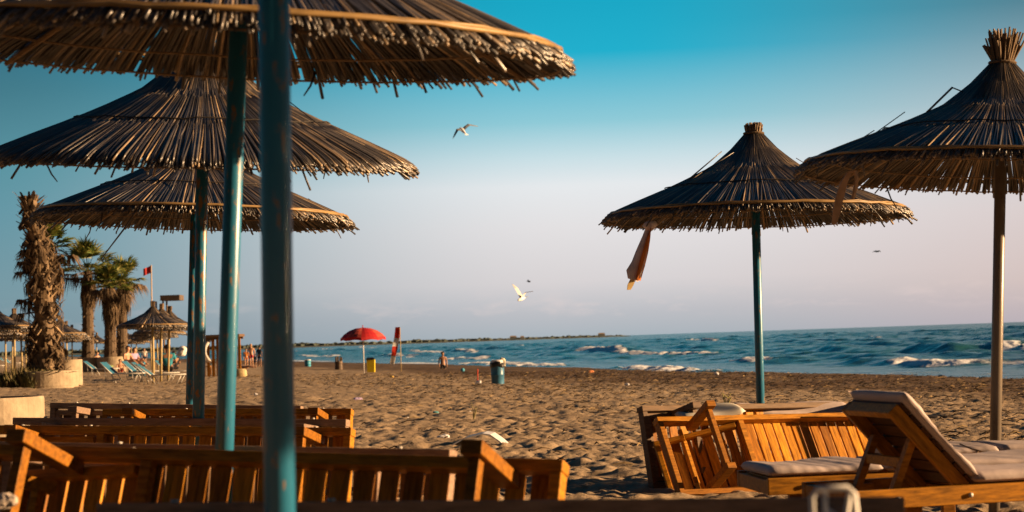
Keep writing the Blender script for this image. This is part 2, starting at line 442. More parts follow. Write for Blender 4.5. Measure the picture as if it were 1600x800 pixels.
# ------------------------------------------------------------------ sea
def sea_material():
    m, t, b = newmat('sea_water')
    at = nd(t, 'ShaderNodeAttribute'); at.attribute_name = 'foam'
    a2 = nd(t, 'ShaderNodeAttribute'); a2.attribute_name = 'silt'
    g = nd(t, 'ShaderNodeNewGeometry')
    n = nd(t, 'ShaderNodeTexNoise'); n.inputs['Scale'].default_value = 2.6; n.inputs['Detail'].default_value = 8; n.inputs['Roughness'].default_value = .75
    t.links.new(g.outputs['Position'], n.inputs['Vector'])
    add = nd(t, 'ShaderNodeMath', operation='ADD'); t.links.new(at.outputs['Fac'], add.inputs[0]); t.links.new(n.outputs[0], add.inputs[1])
    fr = nd(t, 'ShaderNodeMapRange'); fr.inputs['From Min'].default_value = 1.02; fr.inputs['From Max'].default_value = 1.22
    t.links.new(add.outputs[0], fr.inputs['Value'])
    mk = nd(t, 'ShaderNodeMath', operation='MULTIPLY'); mk.use_clamp = True
    sgn = nd(t, 'ShaderNodeMapRange'); sgn.inputs['From Min'].default_value = .05; sgn.inputs['From Max'].default_value = .25
    t.links.new(at.outputs['Fac'], sgn.inputs['Value']); t.links.new(fr.outputs[0], mk.inputs[0]); t.links.new(sgn.outputs[0], mk.inputs[1])
    wc = nd(t, 'ShaderNodeMix', data_type='RGBA'); t.links.new(a2.outputs['Fac'], wc.inputs['Factor'])
    wc.inputs['A'].default_value = c3(.020, .088, .082); wc.inputs['B'].default_value = c3(.075, .075, .055)
    mc = nd(t, 'ShaderNodeMix', data_type='RGBA'); t.links.new(mk.outputs[0], mc.inputs['Factor'])
    t.links.new(wc.outputs['Result'], mc.inputs['A']); mc.inputs['B'].default_value = c3(.84, .87, .92)
    t.links.new(mc.outputs['Result'], b.inputs['Base Color'])
    rr = nd(t, 'ShaderNodeMapRange'); rr.inputs['To Min'].default_value = .22; rr.inputs['To Max'].default_value = .9
    t.links.new(mk.outputs[0], rr.inputs['Value']); t.links.new(rr.outputs[0], b.inputs['Roughness'])
    b.inputs['Specular IOR Level'].default_value = .3
    n2 = nd(t, 'ShaderNodeTexNoise'); n2.inputs['Scale'].default_value = .9; n2.inputs['Detail'].default_value = 6
    t.links.new(g.outputs['Position'], n2.inputs['Vector'])
    bp = nd(t, 'ShaderNodeBump'); bp.inputs['Strength'].default_value = .8; bp.inputs['Distance'].default_value = .35
    t.links.new(n2.outputs[0], bp.inputs['Height']); t.links.new(bp.outputs[0], b.inputs['Normal'])
    return m
srad = np.concatenate([26 * 1.0045 ** np.arange(0, 700), 600 * 1.02 ** np.arange(1, 210)])
sang = np.radians(np.concatenate([np.linspace(-26, 30, 520), np.linspace(31, 100, 40)]))
AA, RR = np.meshgrid(sang, srad)
SX = RR * np.sin(AA); SY = RR * np.cos(AA)
U = SH_N[0] * SX + SH_N[1] * SY; V = -SH_N[1] * SX + SH_N[0] * SY
off = U - SHORE
def breakers(wl, s, wmul, vlen):
    ph = off / wl + 1.1 * (fbm(V / 70, U / 160, 3, s) - .5) + .25 * (fbm(V / 16, U / 60, 2, s + 5) - .5)
    k = np.floor(ph); f = ph - k
    a = vnoise(V / vlen + 31 * k, k * 3.7, s + 11)
    w = np.where(f < .42, np.exp(-((f - .42) / .10) ** 2), np.exp(-((f - .42) / .24) ** 2))    # steep face to the beach
    return w * sstep(.30, .85, a) * wmul, f, a
w1, f1, a1 = breakers(17.0, 100, 1.0, 22.0)
w2, f2, a2 = breakers(9.0, 140, 1.0, 13.0)
# the breakers of this evening: crest lines on the water (ends, height, whiteness)
def S_(px_, py_): d = ray(px_, py_); t = (SEA_Z - CAM.z) / d.z; return CAM + d * t
bh = np.zeros_like(SX); bf = np.zeros_like(SX)
for x0, y0, x1, y1, hh_, ff_ in ((880, 550, 985, 554, .55, 1), (980, 553, 1125, 558, .40, .8), (720, 568, 885, 573, .22, 1), (950, 576, 1140, 582, .22, .9), (1395, 570, 1510, 573, .50, .9),
        (1540, 550, 1660, 551, .75, 1), (1070, 533, 1125, 534, .8, .9), (1145, 566, 1195, 569, .3, .7), (640, 549, 700, 552, .35, .9), (560, 543, 610, 545, .45, .9), (470, 556, 530, 559, .3, 1), (490, 546, 550, 548, .4, .9),
        (715, 550, 750, 551, .35, .8), (1330, 569, 1410, 571, .60, .0), (1420, 552, 1500, 553, .7, .12), (1200, 548, 1330, 553, .45, .0), (1240, 537, 1300, 538, .6, .1), (690, 561, 760, 564, .25, .9), (600, 556, 660, 559, .25, .7),
        (1350, 530, 1385, 530.5, .8, .5), (790, 541, 830, 542, .5, .4), (1000, 543, 1070, 545, .45, .15), (1500, 534, 1560, 534, .7, .2)):
    a_, b_ = S_(x0, y0), S_(x1, y1); ua, ub = (SH_N[0] * a_.x + SH_N[1] * a_.y), (SH_N[0] * b_.x + SH_N[1] * b_.y); va, vb = (-SH_N[1] * a_.x + SH_N[0] * a_.y), (-SH_N[1] * b_.x + SH_N[0] * b_.y)
    L2 = (ub - ua) ** 2 + (vb - va) ** 2; L1 = math.sqrt(L2)
    t_ = ((U - ua) * (ub - ua) + (V - va) * (vb - va)) / L2
    d_ = ((U - ua) * (vb - va) - (V - va) * (ub - ua)) / L1
    if vb < va: d_ = -d_
    d_ = d_ + 1.6 * (fbm(V / 5, U / 40, 3, 300) - .5)
    env = sstep(-.08, .22, t_) * sstep(1.08, .78, t_) * (.55 + .9 * fbm(V / 6, U / 50, 2, 310))
    bh += .42 * hh_ * env * np.where(d_ < 0, np.exp(-(d_ / .9) ** 2), np.exp(-(d_ / 2.8) ** 2))
    bf = np.maximum(bf, ff_ * env * np.exp(-((d_ + .25) / (.55 + .3 * ff_)) ** 2) * 1.7)
near = sstep(0, 14, off)
farf = 1 - sstep(1500, 6000, RR)
chop = (fbm(SX / 3.6, SY / 3.6, 4, 60) - .5); swell = (fbm(V / 30, U / 13, 2, 70) - .5)
grow = 1 + 1.2 * sstep(150, 900, RR)
SZ = SEA_Z + near * farf * (.30 * w1 * (1 - .35 * sstep(120, 420, off)) + .30 * w2 + .50 * chop * grow + .16 * (fbm(SX / 1.1, SY / 1.1, 3, 66) - .5) + .25 * swell * grow) + bh + (1 - near) * .05 * chop
face1 = np.exp(-((f1 - .39) / .07) ** 2) * sstep(.50, .72, a1)
face2 = np.exp(-((f2 - .40) / .07) ** 2) * sstep(.66, .85, a2)
streak = fbm(V / 5, U / 1.6, 4, 80)
foam = near * (np.clip(face1 * 1.1 * (.35 + streak), 0, 1) * (1 - .6 * sstep(90, 500, off)) + .9 * face2 * streak * (1 - .75 * sstep(40, 260, off)))
wash = np.exp(-((off - 1.2 - 1.8 * (fbm(V / 8, U / 8, 3, 90) - .5)) / 1.3) ** 2) * sstep(.44, .66, fbm(V / 9, U / 6, 4, 95)) \
     + .45 * np.exp(-((off - 8 - 3.0 * (fbm(V / 9, U / 20, 3, 97) - .5)) / 1.1) ** 2) * sstep(.44, .62, fbm(V / 20, U / 12, 3, 99))
SZ = SZ + .20 * np.clip(bf, 0, 1) * (vnoise(V / .8, U / .5, 330) - .35) * sstep(600, 100, RR)
foam = np.clip(.45 * foam + .95 * wash * (.45 + streak) + bf * sstep(.20, .46, fbm(V / 1.7, U / .9, 3, 320)) * (.6 + .6 * streak), 0, 1) * (1 - sstep(900, 2500, RR))
silt = np.clip(.22 * np.exp(-(off / 9) ** 2) + .35 * w1 * np.exp(-(off / 45) ** 2) * sstep(.45, .7, fbm(V / 20, U / 20, 2, 130)), 0, .8)
sea = grid_object('sea', SX, SY, SZ, sea_material(), {'foam': foam, 'silt': silt})
tag(sea, kind='structure')

# ------------------------------------------------------------------ far coast across the bay
def hor(px): return 524 - .034 * (px - 980)
HEADM = simple('hazed_headland_soil', c3(.10, .11, .09), .9, .2, .02)  # soil colour lightened, distance haze mixed in
D0 = 2400.0
mb = MB(); n = 60
pts = []
for i in range(n + 1):
    px = -250 + (985 + 250) * i / n
    q = P(px, hor(px), D0); pts.append((q.x, q.y))
vs = []
for i, (x, y) in enumerate(pts):
    k = i / n; h = 1.0 + 4.6 * (1 - k) ** .8 + .5 * math.sin(i * 1.7) * math.sin(i * .6)
    if i == n: h = .1
    for dy, z in ((-40, SEA_Z - 1), (-10, .3 + h * .3), (60, h), (500, h * 1.1), (900, SEA_Z - 1)): vs.append((x * (1 + dy / D0), y + dy, z))
fs = [(i * 5 + k, (i + 1) * 5 + k, (i + 1) * 5 + k + 1, i * 5 + k + 1) for i in range(n) for k in range(4)]
mb.add(vs, fs)
tag(mb.build('headland', HEADM, smooth=True), kind='structure')
mb = MB()
FARLEAF = island_mat('hazed_far_pines', [(0, c3(.07, .092, .085)), (1, c3(.105, .12, .10))], rough=.9, spec=.1, scale=(.2, .2, .2), nvar=.3)  # greens paled towards grey to carry the haze over the bay
for i in range(6000):
    px = random.uniform(-250, 972); k = (px + 250) / 1222
    hh = (3.0 - 1.4 * k) * random.uniform(.3, 1.0) * (.75 + .5 * math.sin(px * .05) * math.sin(px * .021 + 1)) + (1.6 if random.random() < .03 else 0)
    if px > 760: hh *= random.choice((.5, .7, 1))
    q = P(px, hor(px), D0 + random.uniform(-5, 260)); b0 = .6 + 4.4 * (1 - k) ** .8
    w = random.uniform(1.5, 5)
    ring = [(q.x + w * math.cos(a) * random.uniform(.8, 1.2), q.y + w * math.sin(a)) for a in [j * math.pi / 2.5 for j in range(5)]]
    mb.add([(x, y, -.5) for x, y in ring] + [(x, y, b0 + hh * random.uniform(.45, .75)) for x, y in ring] + [(q.x, q.y, b0 + hh)],
           [(j, (j + 1) % 5, 5 + (j + 1) % 5, 5 + j) for j in range(5)] + [(5 + j, 5 + (j + 1) % 5, 10) for j in range(5)])
tag(mb.build('far_wood', FARLEAF), 'low dark band of woods along the far shore', 'woods', kind='stuff')
for px, w, h, lab in ((802, 8, 3.6, 'tiny pale low house on the far shore, left of the two neighbours'), (816, 5, 3, 'tiny pale house in the middle of the far shore trio'),
                      (940, 8, 3.4, 'tiny pale house nearest the tip of the headland')):
    q = P(px, hor(px), D0 - 30); q.z = 0
    e = empty('distant_house', q); tag(e, lab, 'house')
    a = MB(); a.box((0, 0, h / 2), (w, 8, h)); a.build('wall', simple('far_whitewash', c3(.7, .6, .5), .8, .05), e)
    a = MB(); a.add([(-w / 2 - .4, -4.4, h), (w / 2 + .4, -4.4, h), (w / 2 + .4, 4.4, h), (-w / 2 - .4, 4.4, h), (-w / 2 + 1, 0, h + 1.6), (w / 2 - 1, 0, h + 1.6)],
                    [(0, 1, 5, 4), (1, 2, 5), (2, 3, 4, 5), (3, 0, 4), (3, 2, 1, 0)]); a.build('roof', simple('far_tiles', c3(.34, .27, .22), .8, .1), e)

# ------------------------------------------------------------------ thatched umbrellas
PROF = [(.03, .80), (.085, .715), (.13, .655), (.206, .585), (.30, .50), (.39, .435), (.64, .31), (1.01, .145), (1.22, .048), (1.30, 0), (1.40, -.06)]
def prof(r):
    for (a, za), (b, zb) in zip(PROF, PROF[1:]):
        if r <= b: return za + (zb - za) * (r - a) / (b - a)
    return PROF[-1][1]
def canopy_mb(seed, layers, rr, steps, droop=.0, strays=8):
    rnd = random.Random(seed); m = MB()
    for (n, r0, dz) in layers:
        for i in range(n):
            a = 2 * math.pi * (i + rnd.uniform(-.8, .8)) / n
            r1 = 1.295 + rnd.uniform(-.035, .012) + (rnd.uniform(.0, .05) if rnd.random() < .03 else 0)
            rs = r0 + rnd.uniform(0, .06); da = rnd.gauss(0, .016); lift = abs(rnd.gauss(0, .007)); hang = rnd.uniform(0, droop) + (rnd.uniform(.02, .08) if rnd.random() < .03 else 0)
            pts = []; rads = []
            t0 = rnd.uniform(.75, 1.25) * rr
            for k in range(steps + 1):
                f = (k / steps) ** .85; r = rs + (r1 - rs) * f
                aa = a + da * (f - .3); z = prof(r) + dz + lift * f - hang * max(0, (r - 1.15) / .15) ** 2
                pts.append((r * math.cos(aa), r * math.sin(aa), z)); rads.append(t0 * (.75 + .35 * f))
            m.tube(pts, rads, 4, ref=(0, 0, 1))
    for i in range(strays):
        a = rnd.uniform(0, 6.28); r = rnd.uniform(.6, 1.1); L = rnd.uniform(.15, .35)
        p = Vector((r * math.cos(a), r * math.sin(a), prof(r) + .015)); d = Vector((-math.cos(a), -math.sin(a), rnd.uniform(.55, .85))).normalized()
        m.tube([p - d * .1, p + d * L], [.004, .003], 4)
    for i in range(strays):
        a = rnd.uniform(0, 6.28); r = rnd.uniform(1.15, 1.27); L = rnd.uniform(.08, .2)
        p = Vector((r * math.cos(a), r * math.sin(a), prof(r) - .01)); d = Vector((rnd.uniform(-.4, .4), rnd.uniform(-.4, .4), -1)).normalized()
        m.tube([p, p + d * L * .6, p + d * L + Vector((rnd.uniform(-.03, .03), 0, 0))], [.006, .005, .003], 4)
    return m
def umbrella(apx, apy, D, lean, front, pole_mat, label, seed, h=None, flare=1.0, pole_r=.036, extra=None, Rs=1.0, hoop=True, group='thatched umbrellas over the wooden loungers'):
    anchor = P(apx, apy, D)
    ax = Vector((math.sin(R(lean)), -math.sin(R(front)), 0)); ax.z = math.sqrt(1 - ax.x ** 2 - ax.y ** 2)
    t = 0
    for _ in range(30): p = anchor - ax * t; t += (p.z - gz(p.x, p.y)) / ax.z
    base = anchor - ax * t
    hh = h if h else t
    x = Vector((1, 0, 0)); x = (x - ax * x.dot(ax)).normalized(); y = ax.cross(x)
    e = empty('beach_umbrella', basis(base, x, y, ax)); tag(e, label, 'umbrella', group)
    rnd = random.Random(seed)
    m = MB(); m.tube([(0, 0, -.25), (0, 0, hh * .5), (0, 0, hh + .66)], pole_r, 20); m.build('pole', pole_mat, e, smooth=True)
    def up(o): o.location = (0, 0, hh); o.scale = (Rs, Rs, Rs); return o
    c = canopy_mb(seed, [(470, .05, -.012), (460, .16, -.002), (480, .42, .006), (500, .78, .012)], .0063, 8, droop=.015, strays=4)
    for poly in (extra or []): c.tube([Vector(q) for q in poly], [.007] * (len(poly) - 1) + [.004], 4)
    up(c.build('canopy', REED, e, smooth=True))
    m = MB(); m.ring(1.245, prof(1.245) + .032, .010, 64, 6, wob=.005); m.ring(1.228, prof(1.228) + .032, .007, 64, 6, wob=.005); hoop and up(m.build('rim_hoop', HOOP, e, smooth=True))
    m = MB()
    for rr_ in (.76,): m.ring(rr_, prof(rr_) + .022, .0045, 56, 5, wob=.006)
    up(m.build('binding_wire', simple('tarred_wire', c3(.03, .024, .02), .7), e))
    m = MB()
    for rr_ in (.55, .85, 1.08, 1.25): m.ring(rr_, prof(rr_) - .03, .005, 48, 5, wob=.003)
    for k in range(6):
        a = k * math.pi / 3 + seed
        m.tube([(.03 * math.cos(a), .03 * math.sin(a), .60)] + [(r * math.cos(a), r * math.sin(a), prof(r) - .035) for r in (.3, .64, 1.0, 1.26)], .011, 5)
    up(m.build('inner_frame', ROPE, e))
    m = MB()
    for i in range(150):
        a = rnd.uniform(0, 6.283); r0 = math.sqrt(rnd.random()) * .062; r1 = r0 * (1 + .75 * flare * rnd.uniform(.3, 1.2)); L = (.745 + .06 * flare + rnd.uniform(0, .05 * flare + .04))
        m.tube([(r0 * 1.5 * math.cos(a), r0 * 1.5 * math.sin(a), .64), (r0 * math.cos(a), r0 * math.sin(a), .73), (r1 * math.cos(a), r1 * math.sin(a), L)], [.009, .008, .006], 4)
    for z in (.70, .73): m.ring(.082, z, .010, 20, 5)
    up(m.build('top_tuft', TUFT, e))
    return e, base, ax, hh

umbrella(436, 700, 4.35, 1.0, 0, TEAL, 'umbrella whose teal pole is the thickest and most blurred, crossing the picture', 11, h=2.62, pole_r=.0345)
umbrella(371, 90, 7.63, 4.0, 3.5, TEAL, 'largest thatched umbrella, its canopy cut off by the top of the photo', 12)
umbrella(316, 259, 12.0, 3.3, 5.5, TEALR, 'thatched umbrella between the largest canopy above and the one with a yellow hoop below', 13, hoop=False)
umbrella(304, 347, 16.2, 3.0, 0, TEALR, 'lowest thatched umbrella on the left, beside the crownless palm', 14,
         extra=[[(-.25, -1.15, .03), (-.33, -1.2, -.12), (-.5, -1.22, -.36)]])
U4 = umbrella(1181, 343, 16.8, .8, 0, TEAL, 'whole thatched umbrella on teal pole with a towel hanging from its rim', 15, flare=.35,
         extra=[[(-.62, -.25, .30), (-.30, -.25, .56)], [(-.55, -.25, .34), (-.20, -.25, .55)], [(-.47, -1.1, .0), (-.52, -1.15, -.16)]])
U5 = umbrella(1563, 276, 12.7, 3.6, 0, BAREP, 'thatched umbrella with a flared tuft on a bare worn pole at the right', 16, flare=1.5,
         extra=[[(-.50, -.1, .385), (-.34, -.1, .55), (-.26, -.1, .52)]])

# unseen umbrella copies right of the frame, added to shade near sand and pole
for i, (x, y, s_) in enumerate(((2.95, 4.35, 1.0), (7.0, 4.95, 1.02), (3.2, .5, .98), (7.1, .9, 1.0), (11.0, 3.2, 1.0))):
    o = copy_tree(U5[0]); M_ = U5[0].matrix_world.copy(); M_.translation = (x, y, gz(x, y)); o.matrix_world = M_ @ Matrix.Rotation(1.1 * i + .6, 4, 'Z')
    tag(o, 'unseen thatched umbrella past the right edge, added to shade the near sand', 'umbrella', 'unseen shading umbrellas right of the frame')

# ------------------------------------------------------------------ wooden loungers
LOUNGERS = 'slatted wooden loungers under the thatched umbrellas'
def lounger(M, label, L=2.05, Wd=.68, leg=.30, back=.64, back_ang=0.0, cushion=None, pitch=.098, wood=None, support=True, head_leg=.30):
    """local: X from foot to head, Y across, Z up; leg undersides at z=0"""
    wx, wy = wood or (WOODX, WOODY)
    e = empty('wooden_lounger', M); tag(e, label, 'lounger', LOUNGERS)
    z0, z1 = leg, leg + .085; th = .042
    m = MB()
    for y in (th / 2, Wd - th / 2): m.box((L / 2, y, (z0 + z1) / 2), (L, th, z1 - z0))
    for x in (th / 2 + .002, L - th / 2 - .002): m.box((x, Wd / 2, (z0 + z1) / 2 - .004), (th, Wd - 2 * th - .001, z1 - z0 - .012))
    m.box((L - back - .06, Wd / 2, z0 + .03), (.045, Wd - 2 * th - .001, .05))
    fr = m.build('frame', wx, e, bevel=.004)
    for x in (.22, L - back + .02, L - .2):
        for y, d in ((-.004, -1), (Wd + .004, 1)):
            b_ = MB(); b_.tube([(x, y - d * .004, z0 + .042), (x, y + d * .006, z0 + .042)], .011, 8); b_.build('bolt', STEEL, fr, smooth=True)
    m = MB(); x = .09; end = L - back - .05
    while x < end:
        m.box((x, Wd / 2, z1 - .012), (.067, Wd - 2 * th - .004, .018)); x += pitch
    m.build('seat_slats', wy, e, bevel=.002)
    for x, sx in ((.20, 0), (L - head_leg, 0)):
        for y in (th + .026, Wd - th - .026):
            m = MB(); m.beam((x, y, z0 + .07), (x + sx, y, 0), .075, .048, up=(0, 1, 0)); m.build('leg', wx, e, bevel=.004)
        m = MB(); m.box((x + sx * .75, Wd / 2, .065), (.038, Wd - 2 * th - .02 - .084, .05)); m.build('crossbar', wx, e, bevel=.003)
    # hinged backrest
    Mb = Matrix.Translation((L - back, 0, z1 - .035)) @ Matrix.Rotation(-R(back_ang), 4, 'Y')
    br = bpy.data.objects.new('backrest', None)
    m = MB(); g = th + .012
    for y in (g + .02, Wd - g - .02): m.box((back / 2 - .03, y, 0), (back - .02, .036, .062))
    m.box((back - .06, Wd / 2, 0), (.036, Wd - 2 * g - .076, .06))
    br = m.build('backrest', wx, e, bevel=.004); br.matrix_local = Mb
    m = MB(); x = .035
    while x < back - .08:
        m.box((x, Wd / 2, .042), (.067, Wd - 2 * g - .004, .018)); x += pitch
    m.build('backrest_slats', wy, br, bevel=.002)
    if support and abs(back_ang) > 5:
        m = MB(); px_, pz_ = back * .60, -.01
        top = Mb @ Vector((px_, 0, pz_)); foot = Vector((top.x - .0 + .02, 0, z0 + .02)) + Vector((.10, 0, 0))
        for y in (g + .075, Wd - g - .075): m.beam((top.x, y, top.z), (foot.x, y, foot.z), .034, .05, up=(0, 1, 0))
        mid = top.lerp(foot, .38); m.beam((mid.x, g + .093, mid.z), (mid.x, Wd - g - .093, mid.z), .03, .045)
        m.build('support_strut', wx, e, bevel=.003)
    if cushion:
        t = .048
        def pad(x0, x1, nm, par, zoff):
            mm = MB(); nx, ny = 48, 12; vs = []; fs = []
            rnd = random.Random(len(label) + int(x0 * 10))
            for side in (0, 1):
                for i in range(nx + 1):
                    for j in range(ny + 1):
                        u, v = i / nx, j / ny
                        e_ = min(u * (x1 - x0), (1 - u) * (x1 - x0), v * Wd, (1 - v) * Wd) / .045
                        rnd_ = math.sqrt(max(0, 1 - (1 - min(1, e_)) ** 2))
                        puff = .008 * math.sin(u * 7 + v * 2) + .0025 * math.sin(u * 44 + 9 * v) * math.sin(u * 13 + 1)
                        z = zoff + t / 2 + (t / 2 * rnd_ + (puff * rnd_ if side else 0)) * (1 if side else -1)
                        vs.append((x0 + u * (x1 - x0), .01 + v * (Wd - .02), z))
            k = (nx + 1) * (ny + 1)
            for i in range(nx):
                for j in range(ny):
                    q = i * (ny + 1) + j; fs.append((q, q + 1, q + ny + 2, q + ny + 1)); fs.append((k + q, k + q + ny + 1, k + q + ny + 2, k + q + 1))
            mm.add(vs, fs)
            o = mm.build(nm, CUSH, par, smooth=True)
            w = o.modifiers.new('weld', 'WELD'); w.merge_threshold = .002
            return o
        c = empty('lounger_cushion', M @ Matrix.Translation((.02, 0, z1)))
        tag(c, cushion, 'cushion', 'pale cushions on the loungers')
        if abs(back_ang) > 5:
            pad(0, L - back - .03, 'seat_pad', c, .002)
            o = pad(0.0, back - .045, 'back_pad', c, .050); o.matrix_local = Matrix.Translation((-.02, 0, -z1)) @ Mb @ Matrix.Translation((.03, 0, 0))
        else:
            pad(0, L - back, 'seat_pad', c, .002); pad(L - back + .005, L - .03, 'back_pad', c, .002)
    return e

def on_side(right, left, lean, label, Wd=.68, leg=.30, **k):
    """lounger tipped onto one long rail: underside and legs face the camera; the two pixels mark its upper rail"""
    a, b = P(*right), P(*left)
    ex = (b - a).normalized(); L = k.pop('L', (b - a).length)
    away = Vector((-ex.y, ex.x, 0)).normalized()
    if away.y < 0: away = -away
    up = Vector((0, 0, 1)); up = (up - ex * up.dot(ex)).normalized()
    ey = (up * math.cos(R(lean)) + away * math.sin(R(lean))).normalized()
    ez = ex.cross(ey)
    o = a - ey * Wd - ez * leg
    return lounger(basis(o, ex, ey, ez), label, L=L, Wd=Wd, leg=leg, **k)

on_side((1413, 776, 5.0), (150, 786, 5.25), 8, 'nearest wooden lounger on its edge, a blurred dark beam along the bottom of the photo', Wd=.68, wood=(island_mat('greyed_wood', [(0, c3(.20, .13, .09)), (1, c3(.30, .20, .14))], rough=.7, scale=(9, 60, 60), nvar=.4), WOODD))  # frame wood paled to offset the shade on this nearest beam
on_side((880, 717, 6.7), (-25, 693, 7.4), 20, 'tipped lounger with two sunlit leg ends, in front of the second teal pole', Wd=.70, leg=.36, head_leg=.36, back=.62, back_ang=14, pitch=.092)
GREYW = island_mat('greyed_wood', [(0, c3(.20, .13, .09)), (1, c3(.30, .20, .14))], rough=.7, scale=(9, 60, 60), nvar=.4)
on_side((703, 702, 7.55), (-40, 689, 8.2), 8, 'grey topped lounger pressed against the back of the one with two sunlit leg ends', Wd=.68, wood=(GREYW, WOODD), L=2.05)
on_side((549, 668, 10.9), (-20, 664, 11.4), 12, 'tipped brown lounger in the middle left row, its rail a little below a grey one', Wd=.66, back_ang=6)
on_side((541, 655, 11.9), (-40, 652, 12.4), 6, 'grey railed lounger in the middle left row, behind the brown one', Wd=.68, wood=(GREYW, WOODD), L=2.15)
on_side((549, 638, 14.2), (160, 639, 14.5), 12, 'brown tipped lounger of the farthest left row, its right end corner lit by the sun', Wd=.66, back_ang=4)
on_side((470, 634, 15.1), (78, 629, 15.4), 6, 'weathered grey lounger of the farthest left row, next to the low concrete planter', Wd=.64, wood=(GREYW, WOODD))
on_side((1372, 643, 15.75), (1026, 651, 14.9), 32, 'tipped lounger with bright orange slats lit by the sun, in front of the towel umbrella', Wd=.66, back=.66, back_ang=24, pitch=.084)
on_side((1345, 627, 16.3), (1003, 634, 15.3), 14, 'dark edge-standing lounger right behind the bright orange slats', Wd=.64, wood=(WOODD, WOODY))

def flat(near_left, phi, label, L=2.05, Wd=.68, leg=.24, **k):
    """lounger standing on its legs, head to the left; the pixel marks the near head corner of its top rail"""
    p = P(*near_left)
    ex = Vector((-math.cos(R(phi)), -math.sin(R(phi)), 0)); ez = Vector((0, 0, 1)); ey = ez.cross(ex)
    o = p - ex * L - ey * Wd; o.z = p.z - leg - .085
    return lounger(basis(o, ex, ey, ez), label, L=L, Wd=Wd, leg=leg, **k)
DARKB = island_mat('shaded_boards', [(0, c3(.06, .026, .010)), (1, c3(.13, .055, .018))], rough=.6, spec=.2, scale=(60, 7, 60), nvar=.45, bump=.3)  # slat stain darkened to hold the shade under the raised backrest
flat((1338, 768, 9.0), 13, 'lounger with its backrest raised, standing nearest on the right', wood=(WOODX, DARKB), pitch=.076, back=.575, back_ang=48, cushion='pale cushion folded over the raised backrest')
flat((1200, 748, 10.05), 7, 'flat lounger just behind the raised backrest, below the orange slats', cushion='long pale cushion lying below the bright orange slats')
flat((1405, 718, 11.55), 6, 'flat lounger tied to the bare pole of the right umbrella', cushion='pale cushion beside the bare pole, farthest of the flat ones')

# loose cushions wedged between the two tipped loungers on the right
def slab(name, M, size, mat, label, cat, group=None, wave=.012):
    m = MB(); nx, ny = 24, 8; vs = []; fs = []
    lx, ly, t = size
    for side in (0, 1):
        for i in range(nx + 1):
            for j in range(ny + 1):
                u, v = i / nx, j / ny; e_ = min(u * lx, (1 - u) * lx, v * ly, (1 - v) * ly) / .035
                rd = math.sqrt(max(0, 1 - (1 - min(1, e_)) ** 2)); b = wave * math.sin(u * 7 + v * 3)
                vs.append((u * lx - lx / 2, v * ly - ly / 2, b + t / 2 * rd * (1 if side else -1)))
    k = (nx + 1) * (ny + 1)
    for i in range(nx):
        for j in range(ny):
            q = i * (ny + 1) + j; fs.append((q, q + 1, q + ny + 2, q + ny + 1)); fs.append((k + q, k + q + ny + 1, k + q + ny + 2, k + q + 1))
    m.add(vs, fs); o = m.build(name, mat, smooth=True); o.matrix_world = M
    w = o.modifiers.new('weld', 'WELD'); w.merge_threshold = .001
    tag(o, label, cat, group); return o
p = P(1106, 645, 15.35)
slab('lounger_cushion', Matrix.Translation(p) @ Matrix.Rotation(R(8), 4, 'Z') @ Matrix.Rotation(R(-5), 4, 'Y') @ Matrix.Rotation(R(6), 4, 'X'), (.50, .40, .055), simple('bright_cushion', c3(.62, .58, .50), .85, .08, 5), 'short pale cushion wedged behind the crossed leg of the orange lounger', 'cushion', 'pale cushions on the loungers')
p = P(1238, 640, 16.05)
slab('lounger_cushion', Matrix.Translation(p) @ Matrix.Rotation(R(12), 4, 'Z') @ Matrix.Rotation(R(2), 4, 'Y') @ Matrix.Rotation(R(25), 4, 'X'), (1.0, .22, .05), CUSH, 'long pale cushion leaning behind the teal pole above the orange slats', 'cushion', 'pale cushions on the loungers')

# white folding chair, far too close to be sharp
ch = empty('folding_chair', Matrix.Translation(P(1302, 800, 3.4)) @ Matrix.Scale(.87, 4)); tag(ch, 'white tubular chair back, blurred, at the bottom edge before the raised lounger', 'chair')
m = MB()
m.tube([(-.040, 0, -.5), (-.040, 0, .030), (-.028, 0, .046), (.030, 0, .046), (.042, 0, .034), (.075, .0, -.5)], .0062, 8); m.build('back_frame', WHITEP, ch, smooth=True)
m = MB(); m.tube([(-.014, .008, .038), (-.012, .008, -.5)], .0055, 8); m.build('leg', WHITEP, ch, smooth=True)
m = MB(); m.tube([(.036, .012, .036), (.005, .012, -.12), (-.03, .012, -.5)], .0055, 8); m.build('leg', WHITEP, ch, smooth=True)
m = MB(); m.tube([(-.014, .016, .005), (.05, .016, -.045)], .006, 8); m.build('stretcher', WHITEP, ch, smooth=True)
# crumpled bag at the lower left
def crumple(name, loc, size, mat, label, cat, seed=1, group=None):
    bm = bmesh.new(); bmesh.ops.create_icosphere(bm, subdivisions=3, radius=1); rnd = random.Random(seed)
    offs = [(Vector((rnd.gauss(0, 1), rnd.gauss(0, 1), rnd.gauss(0, 1))).normalized(), rnd.uniform(.3, .9)) for _ in range(14)]
    for v in bm.verts:
        d = v.co.normalized(); k = 1
        for o, a in offs: k -= .28 * a * max(0, d.dot(o) - .55) / .45
        k += .10 * math.sin(9 * d.x + seed) * math.sin(11 * d.y) * math.sin(8 * d.z + 1)
        v.co = Vector((d.x * size[0], d.y * size[1], max(d.z, -.55) * size[2])) * k
    me = bpy.data.meshes.new(name); bm.to_mesh(me); bm.free(); me.materials.append(mat)
    o = bpy.data.objects.new(name, me); COL.objects.link(o); o.location = loc; o.rotation_euler = (0, 0, seed)
    tag(o, label, cat, group); return o
crumple('cloth_bundle', P(10, 786, 5.9), (.045, .04, .038), simple('cream_cloth', c3(.6, .5, .42), .8, .2), 'crumpled pale cloth at the bottom left corner beside a sunlit leg', 'cloth', 3)

